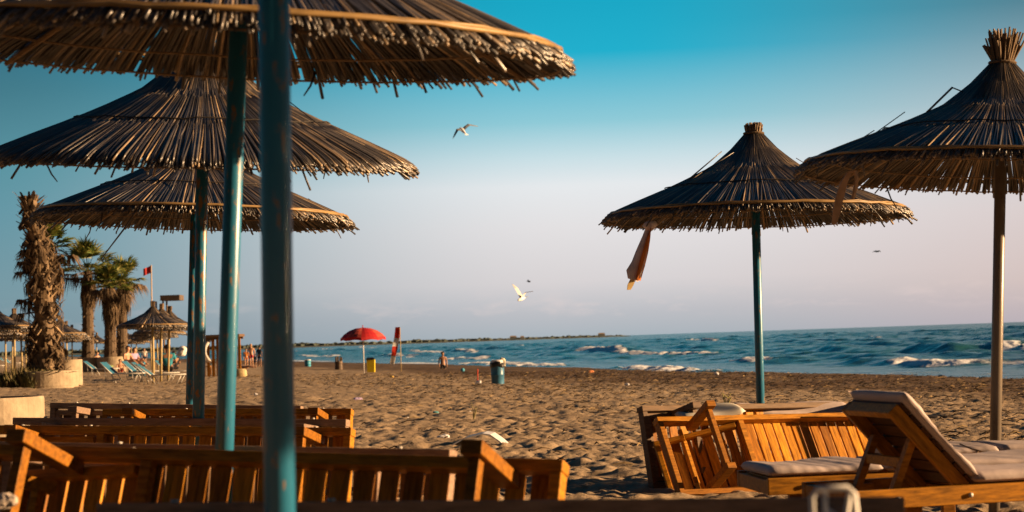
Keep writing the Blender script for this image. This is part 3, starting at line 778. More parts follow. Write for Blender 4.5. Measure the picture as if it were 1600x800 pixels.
# ------------------------------------------------------------------ towel and strap on the right umbrellas
def ribbon(name, pts, widths, th, mat, sideways=(1, 0, 0), parent=None, twist=None):
    m = MB(); vs = []
    for i, p in enumerate(pts):
        s_ = Vector(sideways)
        if twist: s_ = Matrix.Rotation(R(twist[i]), 3, 'Z') @ s_
        t_ = (Vector(pts[min(i + 1, len(pts) - 1)]) - Vector(pts[max(i - 1, 0)])).normalized(); nrm = t_.cross(s_).normalized()
        for a in (-1, 1):
            for b in (-1, 1): vs.append(Vector(p) + s_ * (a * widths[i] / 2) + nrm * (b * th / 2))
    fs = [(0, 1, 3, 2)]
    for i in range(len(pts) - 1):
        q = i * 4
        for a, b in ((0, 1), (1, 3), (3, 2), (2, 0)): fs.append((q + a, q + b, q + 4 + b, q + 4 + a))
    q = (len(pts) - 1) * 4; fs.append((q, q + 2, q + 3, q + 1))
    m.add(vs, fs); return m.build(name, mat, parent)
TW = empty('beach_towel', Matrix.Translation(P(1016, 352, 16.0)) @ Matrix.Rotation(R(10), 4, 'Z')); tag(TW, 'pink and orange towel knotted to the rim of the towel umbrella', 'towel')
px = 16.0 / FPX
def tw(x, y, d=0): return ((x - 1016) * px, d, (352 - y) * px)
PINK = simple('pink_towel', c3(.72, .60, .56), .85, .15, 14); ORNG = simple('orange_towel', c3(.85, .30, .08), .85, .2, 14, trans=.35); CREAM = simple('cream_fringe', c3(.75, .55, .25), .8, .2, 20)
m = MB()
rows = [[(1010, 352), (1014, 352), (1020, 352)], [(1004, 368), (1009, 366), (1016, 366)], [(994, 388), (1002, 386), (1012, 386)], [(985, 408), (994, 406), (1006, 408)], [(976, 421), (988, 424), (1000, 428)], [(978, 434), (987, 438), (994, 440)]]
vs = []; 
for i, r_ in enumerate(rows):
    for j, q in enumerate(r_): vs.append(tw(q[0], q[1], (-.03 if j == 1 else .02) * (i > 0)))
nv = len(vs); vs += [(v[0] + .002, v[1] + .012, v[2]) for v in vs]
fs = []
for i in range(len(rows) - 1):
    for j in range(2):
        q = i * 3 + j; fs += [(q, q + 3, q + 4, q + 1), (nv + q, nv + q + 1, nv + q + 4, nv + q + 3)]
    fs += [(i * 3, nv + i * 3, nv + i * 3 + 3, i * 3 + 3), (i * 3 + 2, i * 3 + 5, nv + i * 3 + 5, nv + i * 3 + 2)]
m.add(vs, fs); m.build('grey_pink_fold', PINK, TW, smooth=True)
m = MB(); rows = [[(1014, 356), (1020, 356)], [(1007, 372), (1018, 374)], [(1000, 392), (1014, 394)], [(993, 412), (1008, 415)], [(987, 436), (1000, 438)]]
vs = [tw(q[0], q[1], -.07 + .13 * j) for r_ in rows for j, q in enumerate(r_)]; nv = len(vs); vs += [(v[0], v[1] + .012, v[2]) for v in vs]; fs = []
for i in range(len(rows) - 1):
    q = i * 2; fs += [(q, q + 2, q + 3, q + 1), (nv + q, nv + q + 1, nv + q + 3, nv + q + 2), (q, nv + q, nv + q + 2, q + 2), (q + 1, q + 3, nv + q + 3, nv + q + 1)]
m.add(vs, fs); m.build('orange_fold', ORNG, TW, smooth=True)
ribbon('fringe', [tw(986, 434), tw(981, 444), tw(978, 452)], [.045, .05, .03], .01, CREAM, parent=TW)
m = MB(); m.tube([tw(1006, 351), tw(1014, 354), tw(1026, 349)], [.02, .05, .02], 8); m.build('knot', PINK, TW, smooth=True)
ST = empty('tie_strap', P(1328, 275, 11.7)); tag(ST, 'tan strip of bark hanging from the rim of the right umbrella', 'strap')
px = 11.7 / FPX
def stp(x, y, d=0): return ((x - 1328) * px, d, (275 - y) * px)
BARK = simple('tan_bark', c3(.36, .22, .12), .7, .25, 14)
ribbon('long_tail', [stp(1327, 270), stp(1318, 285), stp(1310, 310), stp(1305, 330), stp(1300, 350)], [.03, .045, .05, .045, .03], .012, BARK, (1, 0, 0), ST, [10, 20, 10, 0, -10])
ribbon('short_tail', [stp(1327, 269), stp(1337, 268), stp(1339, 280), stp(1335, 297), stp(1331, 312)], [.03, .035, .03, .03, .02], .012, BARK, (.6, .8, 0), ST)
# cord that ties the lounger cushion to the pole
m = MB(); c = P(1555, 706, 11.75)
m.tube([P(1500, 694, 11.6), P(1520, 702, 11.45), P(1545, 708, 11.35), P(1560, 706, 11.4)], .005, 6); m.tube([P(1527, 704, 11.42), P(1528, 716, 11.40), P(1527, 727, 11.4)], .005, 6)
tag(m.build('thin_rope', ROPE, smooth=True), 'thin dark cord lying over the cushion beside the bare pole', 'cord')

# ------------------------------------------------------------------ shoreline furniture
p = G(569, 584); sc = (p.y) / FPX
e = empty('sun_parasol', p); tag(e, 'red fabric parasol open beside the yellow bin near the water', 'parasol')
hp = (584 - 528) * sc; rp = 35 * sc; ht = (527 - 511) * sc
m = MB(); m.tube([(0, 0, -.2), (0, 0, hp + ht)], .022, 10); m.build('pole', WHITEP, e, smooth=True)
RED = simple('red_fabric', c3(.55, .02, .025), .7, .15, 3, trans=.3)
m = MB(); N = 8; rings = [(0.02, 1.0), (.35, .90), (.65, .65), (.88, .30), (1.0, 0.0)]; vs = []; M2 = 32
for r_, z in rings:
    for k in range(M2):
        a = 2 * math.pi * k / M2; seg = (k % 4) / 4; sag = math.sin(math.pi * seg)
        vs.append((rp * r_ * (1 - .04 * sag) * math.cos(a), rp * r_ * (1 - .04 * sag) * math.sin(a), hp + ht * (z + .10 * sag * r_)))
vs += [(v[0] * .985, v[1] * .985, v[2] - .012) for v in vs]; K = len(rings) * M2; fs = []
for i in range(len(rings) - 1):
    for k in range(M2):
        q, q2 = i * M2 + k, i * M2 + (k + 1) % M2; fs.append((q, q + M2, q2 + M2, q2)); fs.append((K + q, K + q2, K + q2 + M2, K + q + M2))
for k in range(M2): q, q2 = (len(rings) - 1) * M2 + k, (len(rings) - 1) * M2 + (k + 1) % M2; fs.append((q, K + q, K + q2, q2))
m.add(vs, fs); cm_ = m.build('canopy', [RED, simple('faded_red', c3(.60, .10, .07), .75, .2, 3, trans=.3)], e)
for pl in cm_.data.polygons: pl.material_index = int((math.atan2(pl.center.y, pl.center.x) / (2 * math.pi)) % 1 * 8) % 2
m = MB()
for k in range(M2):
    a = 2 * math.pi * k / M2; a2 = 2 * math.pi * (k + 1) / M2; s1 = .04 * math.sin(math.pi * (k % 4) / 4); s2 = .04 * math.sin(math.pi * (((k + 1) % 4) / 4))
    q = [(rp * (1 - s1) * 1.004 * math.cos(a), rp * (1 - s1) * 1.004 * math.sin(a)), (rp * (1 - s2) * 1.004 * math.cos(a2), rp * (1 - s2) * 1.004 * math.sin(a2))]
    zt = [hp + .1 * ht * math.sin(math.pi * (k % 4) / 4), hp + .1 * ht * math.sin(math.pi * (((k + 1) % 4) / 4))]
    m.add([(q[0][0], q[0][1], zt[0]), (q[1][0], q[1][1], zt[1]), (q[1][0], q[1][1], zt[1] - .13), (q[0][0], q[0][1], zt[0] - .13)], [(0, 1, 2, 3)])
vo = m.build('valance', RED, e); so = vo.modifiers.new('thickness', 'SOLIDIFY'); so.thickness = .01
m = MB()
for k in range(8):
    a = 2 * math.pi * k / 8; m.tube([(.02 * math.cos(a), .02 * math.sin(a), hp + .1), (rp * .62 * math.cos(a), rp * .62 * math.sin(a), hp + ht * .55)], .008, 5)
m.build('ribs', STEEL, e)
m = MB(); m.tube([(0, 0, hp + ht), (0, 0, hp + ht + .12)], [.03, .015], 8); m.build('finial', RED, e)

p = G(580, 582); sc = p.y / FPX
e = empty('litter_bin', p); tag(e, 'square yellow bin with a black lid beside the red parasol pole', 'bin')
w = 13 * sc; h = 20 * sc
m = MB(); m.add([(-w * .45, -w * .4, 0), (w * .45, -w * .4, 0), (w * .45, w * .4, 0), (-w * .45, w * .4, 0), (-w / 2, -w * .45, h), (w / 2, -w * .45, h), (w / 2, w * .45, h), (-w / 2, w * .45, h)],
            [(0, 1, 5, 4), (1, 2, 6, 5), (2, 3, 7, 6), (3, 0, 4, 7), (3, 2, 1, 0), (4, 5, 6, 7)])
m.build('body', simple('yellow_plastic', c3(.78, .60, .015), .45, .1), e, bevel=.02)
m = MB(); m.box((-.02, 0, h + .03), (w * 1.08, w * 1.0, .07)); m.box((-.02, 0, h + .085), (w * .8, w * .75, .05)); m.build('lid', BLACKP, e, bevel=.02)

p = G(627, 581); sc = p.y / FPX
e = empty('beach_banner', p); tag(e, 'tall leaning red and white banner on a thin pole', 'banner')
m = MB(); m.tube([(0, 0, -.3), (0, 0, 70 * sc)], .02, 8); m.build('pole', GOLDP, e, smooth=True)
def bn(x, y, d=0): return ((x - 627) * sc, d, (581 - y) * sc)
REDB = simple('banner_red', c3(.70, .045, .02), .7, .1, 6, trans=.4); WHB = simple('banner_white', c3(.85, .83, .80), .7, .04, 6, trans=.45)
edge = [((620, 511), (627, 511)), ((617.5, 528), (626, 529)), ((614.5, 541), (623, 541)), ((612, 556), (619.5, 556)), ((609, 569), (616.5, 569))]
m = MB()
for i in range(4):
    (a, b), (c, d) = edge[i], edge[i + 1]
    for k in range(4):
        f0, f1 = k / 4, (k + 1) / 4; L_ = lambda s_, t_, f: (s_[0] + (t_[0] - s_[0]) * f, s_[1] + (t_[1] - s_[1]) * f)
        wv = lambda f: .06 * math.sin((i + f) * 2.2)
        q = [bn(*L_(a, c, f0), wv(f0)), bn(*L_(b, d, f0), -wv(f0) * .5), bn(*L_(b, d, f1), -wv(f1) * .5), bn(*L_(a, c, f1), wv(f1))]
        m.add(q, [(0, 1, 2, 3)], 0 if i in (0, 2) else 1)
o = m.build('banner_cloth', [REDB, WHB], e); s_ = o.modifiers.new('thickness', 'SOLIDIFY'); s_.thickness = .012

def barrel(pix, wpx, hpx, body, label, bag=True):
    p = G(*pix); sc = p.y / FPX; r_ = wpx * sc / 2; h = hpx * sc
    e = empty('trash_can', p); tag(e, label, 'trash can')
    m = MB(); m.lathe([(r_ * .94, -.05), (r_ * .94, .0), (r_ * .97, h * .33), (r_ * 1.02, h * .35), (r_ * .98, h * .37), (r_, h * .68), (r_ * 1.03, h * .70), (r_, h * .72), (r_ * .99, h * .78)], 24); m.build('drum', body, e, smooth=True)
    if bag:
        m = MB(); vs = []
        prof_ = [(1.02, .62), (1.10, .66), (1.12, .74), (1.06, .80), (.98, .80)]
        rnd = random.Random(3); N = 28
        for rr_, z in prof_:
            for k in range(N): a = 2 * math.pi * k / N; j = 1 + .05 * math.sin(5 * a + z * 9) + rnd.uniform(-.02, .02); vs.append((r_ * rr_ * j * math.cos(a), r_ * rr_ * j * math.sin(a), h * (z + .025 * math.sin(3 * a))))
        m.add(vs, [(i * N + k, i * N + (k + 1) % N, (i + 1) * N + (k + 1) % N, (i + 1) * N + k) for i in range(4) for k in range(N)]); m.build('black_bag', BLACKP, e)
        m = MB(); m.lathe([(r_ * .95, h * .78), (r_ * .93, h * .85), (r_ * .80, h * .88), (r_ * .72, h * .84), (r_ * .70, h * .80)], 24); m.build('inner_liner', simple('silver_liner', c3(.6, .58, .6), .35, .3, 18), e)
    else:
        m = MB(); m.lathe([(r_ * 1.0, h * .78), (r_ * 1.04, h * .80), (r_ * 1.04, h * .86), (r_ * .9, h * .86), (r_ * .88, h * .7)], 24); m.build('rim', WHITEP, e)
    return e
BLUEB = simple('blue_drum_paint', c3(.035, .14, .24), .4, .3, 5); BLUEC = simple('bright_blue_drum', c3(.05, .30, .45), .5, .2, 5)
tb = barrel((778, 601), 21, 44, BLUEB, 'blue drum with a black bag folded over its rim, alone on the sand')
barrel((481, 573), 10, 13, BLUEC, 'small light blue drum by the water near the thick teal pole', False)
p0 = G(778, 601); scb = p0.y / FPX
crumple('rubbish_bag', p0 + Vector((9 * scb, .0, 34 * scb)), (.12, .12, .26), simple('pale_bag', c3(.6, .55, .4), .5, .2), 'pale rubbish sticking out of the blue drum with the black bag', 'rubbish', 5)

# stump at the water's edge
p = P(529, 562, 118); p.z = SEA_Z; sc = 118 / FPX
e = empty('mooring_post', p); tag(e, 'thick dark post standing in the shallows at the left waterline', 'post')
m = MB(); m.lathe([(6 * sc, -.4), (6.1 * sc, 12 * sc), (5.6 * sc, 14 * sc), (6.2 * sc, 15.5 * sc), (6.0 * sc, 19 * sc)], 14); m.build('trunk', simple('wet_wood', c3(.10, .065, .04), .6, .4, 4, bump=.5, bscale=8), e)
m = MB()
for a in range(7):
    t = a * .9; m.box((4.6 * sc * math.cos(t), 4.6 * sc * math.sin(t), 22 * sc), (2.2 * sc, 1.4 * sc, (6 + 2 * (a % 3)) * sc))
m.build('cap_stakes', simple('dry_stakes', c3(.22, .15, .09), .8, .3, 5), e)

# ------------------------------------------------------------------ people
def skin_obj(name, chain, mat, parent=None, root=0, sub=2):
    """chain: list of (co, radius, parent_index)"""
    me = bpy.data.meshes.new(name)
    me.from_pydata([c[0] for c in chain], [(i, c[2]) for i, c in enumerate(chain) if c[2] is not None], [])
    me.materials.append(mat)
    o = bpy.data.objects.new(name, me); COL.objects.link(o)
    if parent: o.parent = parent
    s_ = o.modifiers.new('skin', 'SKIN'); s_.use_smooth_shade = True
    for i, c in enumerate(chain):
        r_ = c[1]; me.skin_vertices[0].data[i].radius = (r_, r_) if not hasattr(r_, '__len__') else r_
        me.skin_vertices[0].data[i].use_root = (i == root)
    if sub: ss = o.modifiers.new('sub', 'SUBSURF'); ss.levels = sub; ss.render_levels = sub
    return o
POSES = {   # facing -Y, metres for a 1.72 m adult: pelvis, chest, neck, head, then shoulder elbow wrist hand and hip knee ankle toe per side
 'stand': dict(pel=(0, 0, .92), ch=(0, .01, 1.28), nk=(0, .0, 1.46), hd=(0, -.02, 1.60), arm=[(.19, 0, 1.38), (.25, .03, 1.10), (.24, -.06, .86), (.24, -.10, .77)], leg=[(.09, 0, .88), (.11, -.02, .48), (.11, .02, .08), (.12, -.14, .03)]),
 'walk': dict(pel=(0, 0, .90), ch=(0, -.02, 1.26), nk=(0, -.04, 1.44), hd=(0, -.07, 1.58), arm=[(.19, -.02, 1.36), (.26, .10, 1.10), (.25, .08, .86), (.25, .05, .77)], leg=[(.09, 0, .86), (.10, -.16, .48), (.10, .02, .10), (.11, -.13, .03)]),
 'sit': dict(pel=(0, 0, .12), ch=(0, .0, .46), nk=(0, -.04, .64), hd=(0, -.08, .78), arm=[(.19, -.01, .56), (.27, -.10, .32), (.20, -.33, .30), (.17, -.41, .29)], leg=[(.10, -.05, .12), (.15, -.46, .30), (.14, -.80, .06), (.14, -.92, .05)]),
 'lie': dict(pel=(0, 0, .14), ch=(-.0, .36, .20), nk=(0, .52, .30), hd=(0, .64, .36), arm=[(.19, .42, .22), (.30, .22, .10), (.32, -.02, .08), (.32, -.1, .08)], leg=[(.10, -.05, .13), (.13, -.44, .20), (.13, -.86, .10), (.13, -.93, .2)]),
}
def person(loc, yaw, pose, label, skin=SKIN, hair=HAIRD, top=None, bottom=None, scale=1.0, pitch=0):
    q = POSES[pose]; V3 = Vector
    e = empty('person', Matrix.Translation(loc) @ Matrix.Rotation(R(yaw), 4, 'Z') @ Matrix.Scale(scale, 4)); tag(e, label, 'person')
    mir = lambda p, s: (p[0] * s, p[1], p[2])
    C = [(q['pel'], (.15, .11), None), (tuple(V3(q['pel']).lerp(V3(q['ch']), .5)), (.125, .095), 0), (q['ch'], (.165, .115), 1), (q['nk'], .055, 2),
         (tuple(V3(q['nk']).lerp(V3(q['hd']), .6)), .075, 3), (q['hd'], .10, 4), (tuple(V3(q['hd']) + (V3(q['hd']) - V3(q['nk'])).normalized() * .09), .07, 5)]
    for s in (1, -1):
        a = [mir(p, s) for p in q['arm']]; b = len(C)
        C += [(a[0], .062, 2), (a[1], .045, b), (a[2], .033, b + 1), (a[3], .038, b + 2)]
        l = [mir(p, s) for p in q['leg']]; b = len(C)
        if pose == 'walk' and s < 0: l = [l[0], (-.10, .08, .47), (-.10, .26, .14), (-.11, .18, .05)]
        C += [(l[0], .098, 0), (l[1], .062, b), (l[2], .042, b + 1), (l[3], .036, b + 2)]
    body = skin_obj('body', C, skin, e)
    h = V3(q['hd']); d = (h - V3(q['nk'])).normalized(); m = MB(); bm = bmesh.new()
    bmesh.ops.create_uvsphere(bm, u_segments=14, v_segments=10, radius=.118)
    bmesh.ops.delete(bm, geom=[v for v in bm.verts if v.co.z < -.055 or (v.co.y < -.05 and v.co.z < .045)], context='VERTS')
    me = bpy.data.meshes.new('hair'); bm.to_mesh(me); bm.free(); me.materials.append(hair)
    for pl in me.polygons: pl.use_smooth = True
    ho = bpy.data.objects.new('hair', me); COL.objects.link(ho); ho.parent = e; ho.location = h + d * .028 + V3((0, .012, 0)); so_ = ho.modifiers.new('thickness', 'SOLIDIFY'); so_.thickness = .012
    if top:
        cs = [(tuple(V3(q['pel']).lerp(V3(q['ch']), .12)), (.17, .13), None), (tuple(V3(q['pel']).lerp(V3(q['ch']), .55)), (.155, .12), 0), (q['ch'], (.185, .135), 1), (tuple(V3(q['ch']).lerp(V3(q['nk']), .7)), (.10, .085), 2)]
        for s in (1, -1):
            a = [mir(p, s) for p in q['arm']]; b = len(cs); cs += [(a[0], .08, 2), (tuple(V3(a[0]).lerp(V3(a[1]), .65)), .066, b)]
        skin_obj('shirt', cs, top, e)
    if bottom:
        cs = [(q['pel'], (.165, .125), None), (tuple(V3(q['pel']).lerp(V3(q['ch']), .22)), (.15, .115), 0)]
        for s in (1, -1):
            l = [mir(p, s) for p in q['leg']]; b = len(cs); cs += [(l[0], .108, 0), (tuple(V3(l[0]).lerp(V3(l[1]), .62)), .085, b)]
        skin_obj('shorts', cs, bottom, e)
    return e
def clothm(n, r, g, b): return simple(n, c3(r, g, b), .85, .12, 10)
TEALC = clothm('teal_shirt', .02, .22, .30); BLACKC = clothm('black_shirt', .015, .015, .02); REDC = clothm('red_shorts', .45, .03, .03); NAVY = clothm('navy_dress', .02, .05, .11)
WHITEC = clothm('white_cloth', .7, .66, .6); ORC = clothm('orange_top', .6, .2, .04); LILC = clothm('lilac_top', .4, .3, .5)

# ------------------------------------------------------------------ blue sling loungers on the far left
BLUEF = simple('blue_sling', c3(.02, .13, .22), .7, .2, 12); WHF = simple('white_tube', c3(.62, .6, .56), .4, .06)
def sling(M, label, ang=35, group='blue sling loungers by the far umbrellas'):
    e = empty('sling_lounger', M); tag(e, label, 'lounger', group)
    m = MB(); hx = 1.25; bx = hx + .68 * math.cos(R(ang)); bz = .36 + .68 * math.sin(R(ang))
    m2 = MB()
    for y in (0, .6):
        m.tube([(0, y, .36), (hx, y, .36)], .02, 6); m.tube([(hx, y, .36), (bx, y, bz)], .02, 6)
        m.tube([(.15, y, .36), (.35, y, 0)], .018, 6); m.tube([(hx + .05, y, .36), (hx - .18, y, 0)], .018, 6); m.tube([(hx + .4 * math.cos(R(ang)), y, .36 + .4 * math.sin(R(ang))), (hx + .25, y, .0)], .015, 6)
    m.tube([(0, 0, .36), (0, .6, .36)], .02, 6); m.tube([(bx, 0, bz), (bx, .6, bz)], .02, 6)
    m.build('frame', WHF, e, smooth=True)
    m2.box((hx / 2, .3, .372), (hx - .04, .55, .012)); m2.build('seat_sling', BLUEF, e)
    m3 = MB(); m3.beam((hx + .03, .3, .395), (bx - .01, .3, bz + .015), .55, .012, up=(0, 0, 1)); m3.build('back_sling', BLUEF, e)
    return e
def at_ground(px, py, yaw): return Matrix.Translation(G(px, py)) @ Matrix.Rotation(R(yaw), 4, 'Z')
sling(at_ground(187, 586, 172), 'blue lounger with backrest up between the planter and the cool box', 38)
sling(at_ground(232, 597, 166), 'blue lounger with its back to the cool box, left of the pale pole', 42)
sling(at_ground(296, 600, 178), 'low blue lounger nearest the rusty teal pole', 36)
sling(at_ground(146, 580, 170), 'blue lounger half hidden behind the taller planter', 48)
sling(at_ground(281, 596, 176), 'blue lounger in front of the person in the teal shirt', 40)
sling(at_ground(258, 592, 168), 'blue lounger with backrest crossing behind the pale umbrella pole', 42)
for k_, (px_, py_, yw_, lab) in enumerate(((8, 578, 160, 'blue lounger at the left edge, nearest of the three there'), (122, 577, 168, 'blue lounger just right of the crownless palm and its planters'),
        (310, 592, 175, 'blue lounger seen between the rusty pole and the second teal pole'), (100, 570, 165, 'small blue lounger farther off, right of the crownless palm'))):
    sling(at_ground(px_, py_, yw_), lab, 44)
sling(at_ground(34, 572, 165), 'blue lounger leaning up left of the crownless palm', 45)
sling(at_ground(18, 567, 165), 'blue lounger at the left edge behind the crownless palm', 45)
# things lying on and by them
p = G(214, 588); sc = p.y / FPX
e = empty('cool_box', p); tag(e, 'dark blue cool box beside the two bathers', 'cool box')
m = MB(); m.box((0, 0, 9 * sc), (24 * sc, .4, 18 * sc)); m.build('body', simple('blue_box', c3(.02, .12, .20), .5, .1), e, bevel=.02)
m = MB(); m.box((0, 0, 20 * sc), (25 * sc, .42, 4 * sc)); m.build('lid', simple('blue_lid', c3(.03, .16, .25), .5, .1), e, bevel=.02)
p = G(170, 584); crumple('spread_towel', p + Vector((0, .2, .42)), (.55, .3, .09), simple('green_towel', c3(.22, .30, .10), .85, .5, 9), 'green and white patterned towel heaped on a blue lounger', 'towel', 8)

def seatp(px, py, dz=.0): p = G(px, py); p.z += dz; return p
person(seatp(263, 594, .34), 190, 'sit', 'person in a teal shirt sitting with back to the camera', SKIN2, HAIRD, TEALC, BLACKC, 1.25)
person(seatp(274, 588, .30), 210, 'sit', 'person in black sitting beside the one in the teal shirt', SKIN2, HAIRD, BLACKC, BLACKC)
person(seatp(199, 589, .45), 60, 'sit', 'bare shouldered bather sitting behind the dark blue cool box, the left of the pair', SKIN, HAIRD, None, BLACKC, 1.15)
person(seatp(210, 587, .52), 50, 'sit', 'bather in a lilac top sitting just behind the bare shouldered one', SKIN, HAIRD, LILC, None)
person(seatp(188, 585, .1), 20, 'sit', 'low sitting bather between the palm and the cool box', SKIN, HAIRD, None, REDC, .8)
person(seatp(152, 577, .40), 40, 'sit', 'bather sitting on a far lounger at the foot of the fan palms', SKIN, HAIRD, None, NAVY)
person(G(226, 571), 10, 'stand', 'bather in a white shirt standing under the far row of umbrellas', SKIN, HAIRD, WHITEC, NAVY, .95)
person(G(91, 583), -30, 'stand', 'bare chested person in white shorts standing right of the crownless palm', SKIN, HAIRD, None, WHITEC)
person(G(393, 573), 0, 'walk', 'grey haired bare chested person in red shorts walking on the sand', SKIN, HAIRL, None, REDC, 1.02)
person(G(385, 573), 10, 'stand', 'smaller orange lit person standing left of the red shorts', SKIN, HAIRD, ORC, ORC, .80)
person(G(399, 574), -20, 'stand', 'small dark dressed child right beside the red shorts', SKIN2, HAIRD, NAVY, NAVY, .55)
person(G(406, 573), 160, 'stand', 'person in a navy wrap standing away from the red shorts', SKIN2, HAIRD, NAVY, NAVY, .92)
person(G(381, 577), 60, 'lie', 'person sunbathing on the sand in front of the standing group', SKIN, HAIRD, simple('dark_suit', c3(.05, .06, .1), .8, .2), None)
p = P(692, 567, 112); p.z = SEA_Z - .45
person(p, 10, 'stand', 'bather standing knee deep in the surf left of the blue drum', SKIN2, HAIRD, None, BLACKC, .9)

# ------------------------------------------------------------------ far thatched umbrellas (one prototype, copied)
def far_umbrella_proto():
    e = empty('beach_umbrella', Vector((0, 0, 0)))
    hh = 2.05
    m = MB(); m.tube([(0, 0, -.2), (0, 0, hh + .6)], .045, 8); m.build('pole', GOLDP, e, smooth=True)
    o = canopy_mb(77, [(130, .05, -.012), (120, .3, .01), (120, .7, .022)], .024, 5, droop=.03, strays=3).build('canopy', REED, e, smooth=True); o.location.z = hh
    m = MB(); m.ring(1.215, prof(1.215) + .05, .022, 40, 5); o = m.build('rim_hoop', HOOP, e, smooth=True); o.location.z = hh
    m = MB()
    for i in range(30):
        a = i * 2.4; r0 = .07 * math.sqrt(i / 30); m.tube([(r0 * math.cos(a), r0 * math.sin(a), .66), (r0 * 1.2 * math.cos(a), r0 * 1.2 * math.sin(a), .92 + .02 * (i % 3))], .018, 4)
    o = m.build('top_tuft', TUFT, e); o.location.z = hh
    return e
FG = 'thatched umbrellas of the far beach rows'
fp = far_umbrella_proto(); first = True
def far_umb(x, y, lean, label, s=1.0):
    global first
    o = fp if first else copy_tree(fp); first = False
    p = Vector((x, y, gz(x, y))); o.matrix_world = Matrix.Translation(p) @ Matrix.Rotation(R(lean), 4, 'Y') @ Matrix.Rotation(random.uniform(0, 6.28), 4, 'Z') @ Matrix.Scale(s, 4)
    tag(o, label, 'umbrella', FG); return o
def fx(px, D): return P(px, 540, D).x
for px, D, lean, lab in ((238, 72, 1, 'thatched umbrella over the seated people, front of its row'), (250, 76, 2, 'second thatched umbrella of the row behind the teal shirt'),
                         (261, 80, 3, 'third thatched umbrella of the row behind the teal shirt')):
    far_umb(fx(px, D), D, lean, lab)
for i, (px, D) in enumerate(((248, 97), (240, 108), (246, 121), (236, 136))):
    far_umb(fx(px, D), D, random.uniform(-1, 3), 'small thatched umbrella stacked behind the front ones of the seated row')
for i, (px, D) in enumerate(((-10, 70), (22, 80), (-14, 90), (34, 96), (8, 104), (40, 116), (18, 128))):
    far_umb(fx(px, D), D, random.uniform(-1, 2), 'thatched umbrella in the rows left of the crownless palm')
for i, (px, D) in enumerate(((92, 96), (104, 112), (112, 126), (98, 140), (128, 150))):
    far_umb(fx(px, D), D, random.uniform(-1, 2), 'thatched umbrella in the rows between the crownless palm and the fan palms')
for i, (px, D) in enumerate(((196, 150), (212, 168), (205, 190), (150, 172))):
    far_umb(fx(px, D), D, random.uniform(-1, 2), 'distant thatched umbrella seen behind the fan palms')

# ------------------------------------------------------------------ palms and planters
def planter(p, r_, h, label, soil=True):
    e = empty('planter', p); tag(e, label, 'planter')
    m = MB(); m.lathe([(r_ * .99, -.15), (r_ * .99, .02), (r_, .06), (r_, h - .03), (r_ * .985, h), (r_ * .90, h), (r_ * .88, h - .12), (.01, h - .12)], 48)
    m.build('pot', CONC, e, smooth=False)
    m = MB(); m.lathe([(r_ * .875, h - .16), (r_ * .86, h - .09), (r_ * .4, h - .04), (.01, h - .03)], 24); m.build('soil', simple('dry_soil', c3(.16, .10, .06), .95, .3, 6), e)
    return e
def boots(m, pts, rads, n, rnd, size=.22):
    """stubs of old leaf bases all round a trunk"""
    for i in range(n):
        f = i / n * (len(pts) - 1); k = int(f); t = f - k; p = Vector(pts[k]).lerp(Vector(pts[k + 1]), t); r_ = rads[k] + (rads[k + 1] - rads[k]) * t
        a = i * 2.39996 + rnd.uniform(-.3, .3); d = Vector((math.cos(a), math.sin(a), 0)); s_ = Vector((-d.y, d.x, 0)); L = size * rnd.uniform(.7, 1.6); w = size * rnd.uniform(.28, .5)
        upw = rnd.uniform(.4, 1.1) * (1 if rnd.random() < .75 else -1); b = p + d * r_ * .75
        tip = b + (d * rnd.uniform(.5, 1.0) + Vector((0, 0, upw))).normalized() * L
        tip += s_ * rnd.uniform(-.25, .25) * L
        q = [b + s_ * w / 2, b - s_ * w / 2, tip - s_ * w * .22, tip + s_ * w * .22]; off_ = d * .03
        m.add(q + [v - off_ - Vector((0, 0, .03)) for v in q], [(0, 1, 2, 3), (7, 6, 5, 4), (0, 3, 7, 4), (1, 5, 6, 2), (2, 6, 7, 3)])
def fan_leaf(m, base, d, L, fan, rnd, droop=.3, folds=22, w=.045, width=2.6):
    d = Vector(d).normalized(); tip = base + d * L
    m.tube([base, base.lerp(tip, .5) + Vector((0, 0, .04)), tip], [.025, .018, .012], 4)
    s_ = d.cross(Vector((0, 0, 1))); s_ = s_.normalized() if s_.length > .1 else Vector((1, 0, 0)); n_ = s_.cross(d).normalized()
    for k in range(folds):
        a = (k / (folds - 1) - .5) * width; dd = (d * math.cos(a) + s_ * math.sin(a) + n_ * rnd.uniform(-.12, .12)).normalized(); LL = fan * rnd.uniform(.8, 1.1) * (1 - .25 * abs(a) / 1.6)
        ss = dd.cross(n_).normalized() * w
        mid = tip + dd * LL * .55; end = tip + dd * LL + Vector((0, 0, -droop * LL * rnd.uniform(.5, 1.3)))
        m.add([tip - ss * .3, mid - ss + n_ * .01, end, mid + ss - n_ * .01, tip + ss * .3, mid + n_ * .03], [(0, 1, 5), (1, 2, 5), (2, 3, 5), (3, 4, 5), (4, 0, 5)])
def skirt_leaf(m, base, a, L, rnd, w=.05):
    d = Vector((math.cos(a), math.sin(a), 0)); s_ = Vector((-d.y, d.x, 0))
    p1 = base + d * rnd.uniform(.2, .42) + Vector((0, 0, -.15))
    for k in range(8):
        e_ = p1 + d * rnd.uniform(-.1, .15) + s_ * rnd.uniform(-.3, .3) + Vector((0, 0, -L * rnd.uniform(.55, 1.1))); mid = p1.lerp(e_, .5) + d * .08
        m.add([base, mid - s_ * w, e_, mid + s_ * w, mid + d * .02], [(0, 1, 4), (1, 2, 4), (2, 3, 4), (3, 0, 4)])
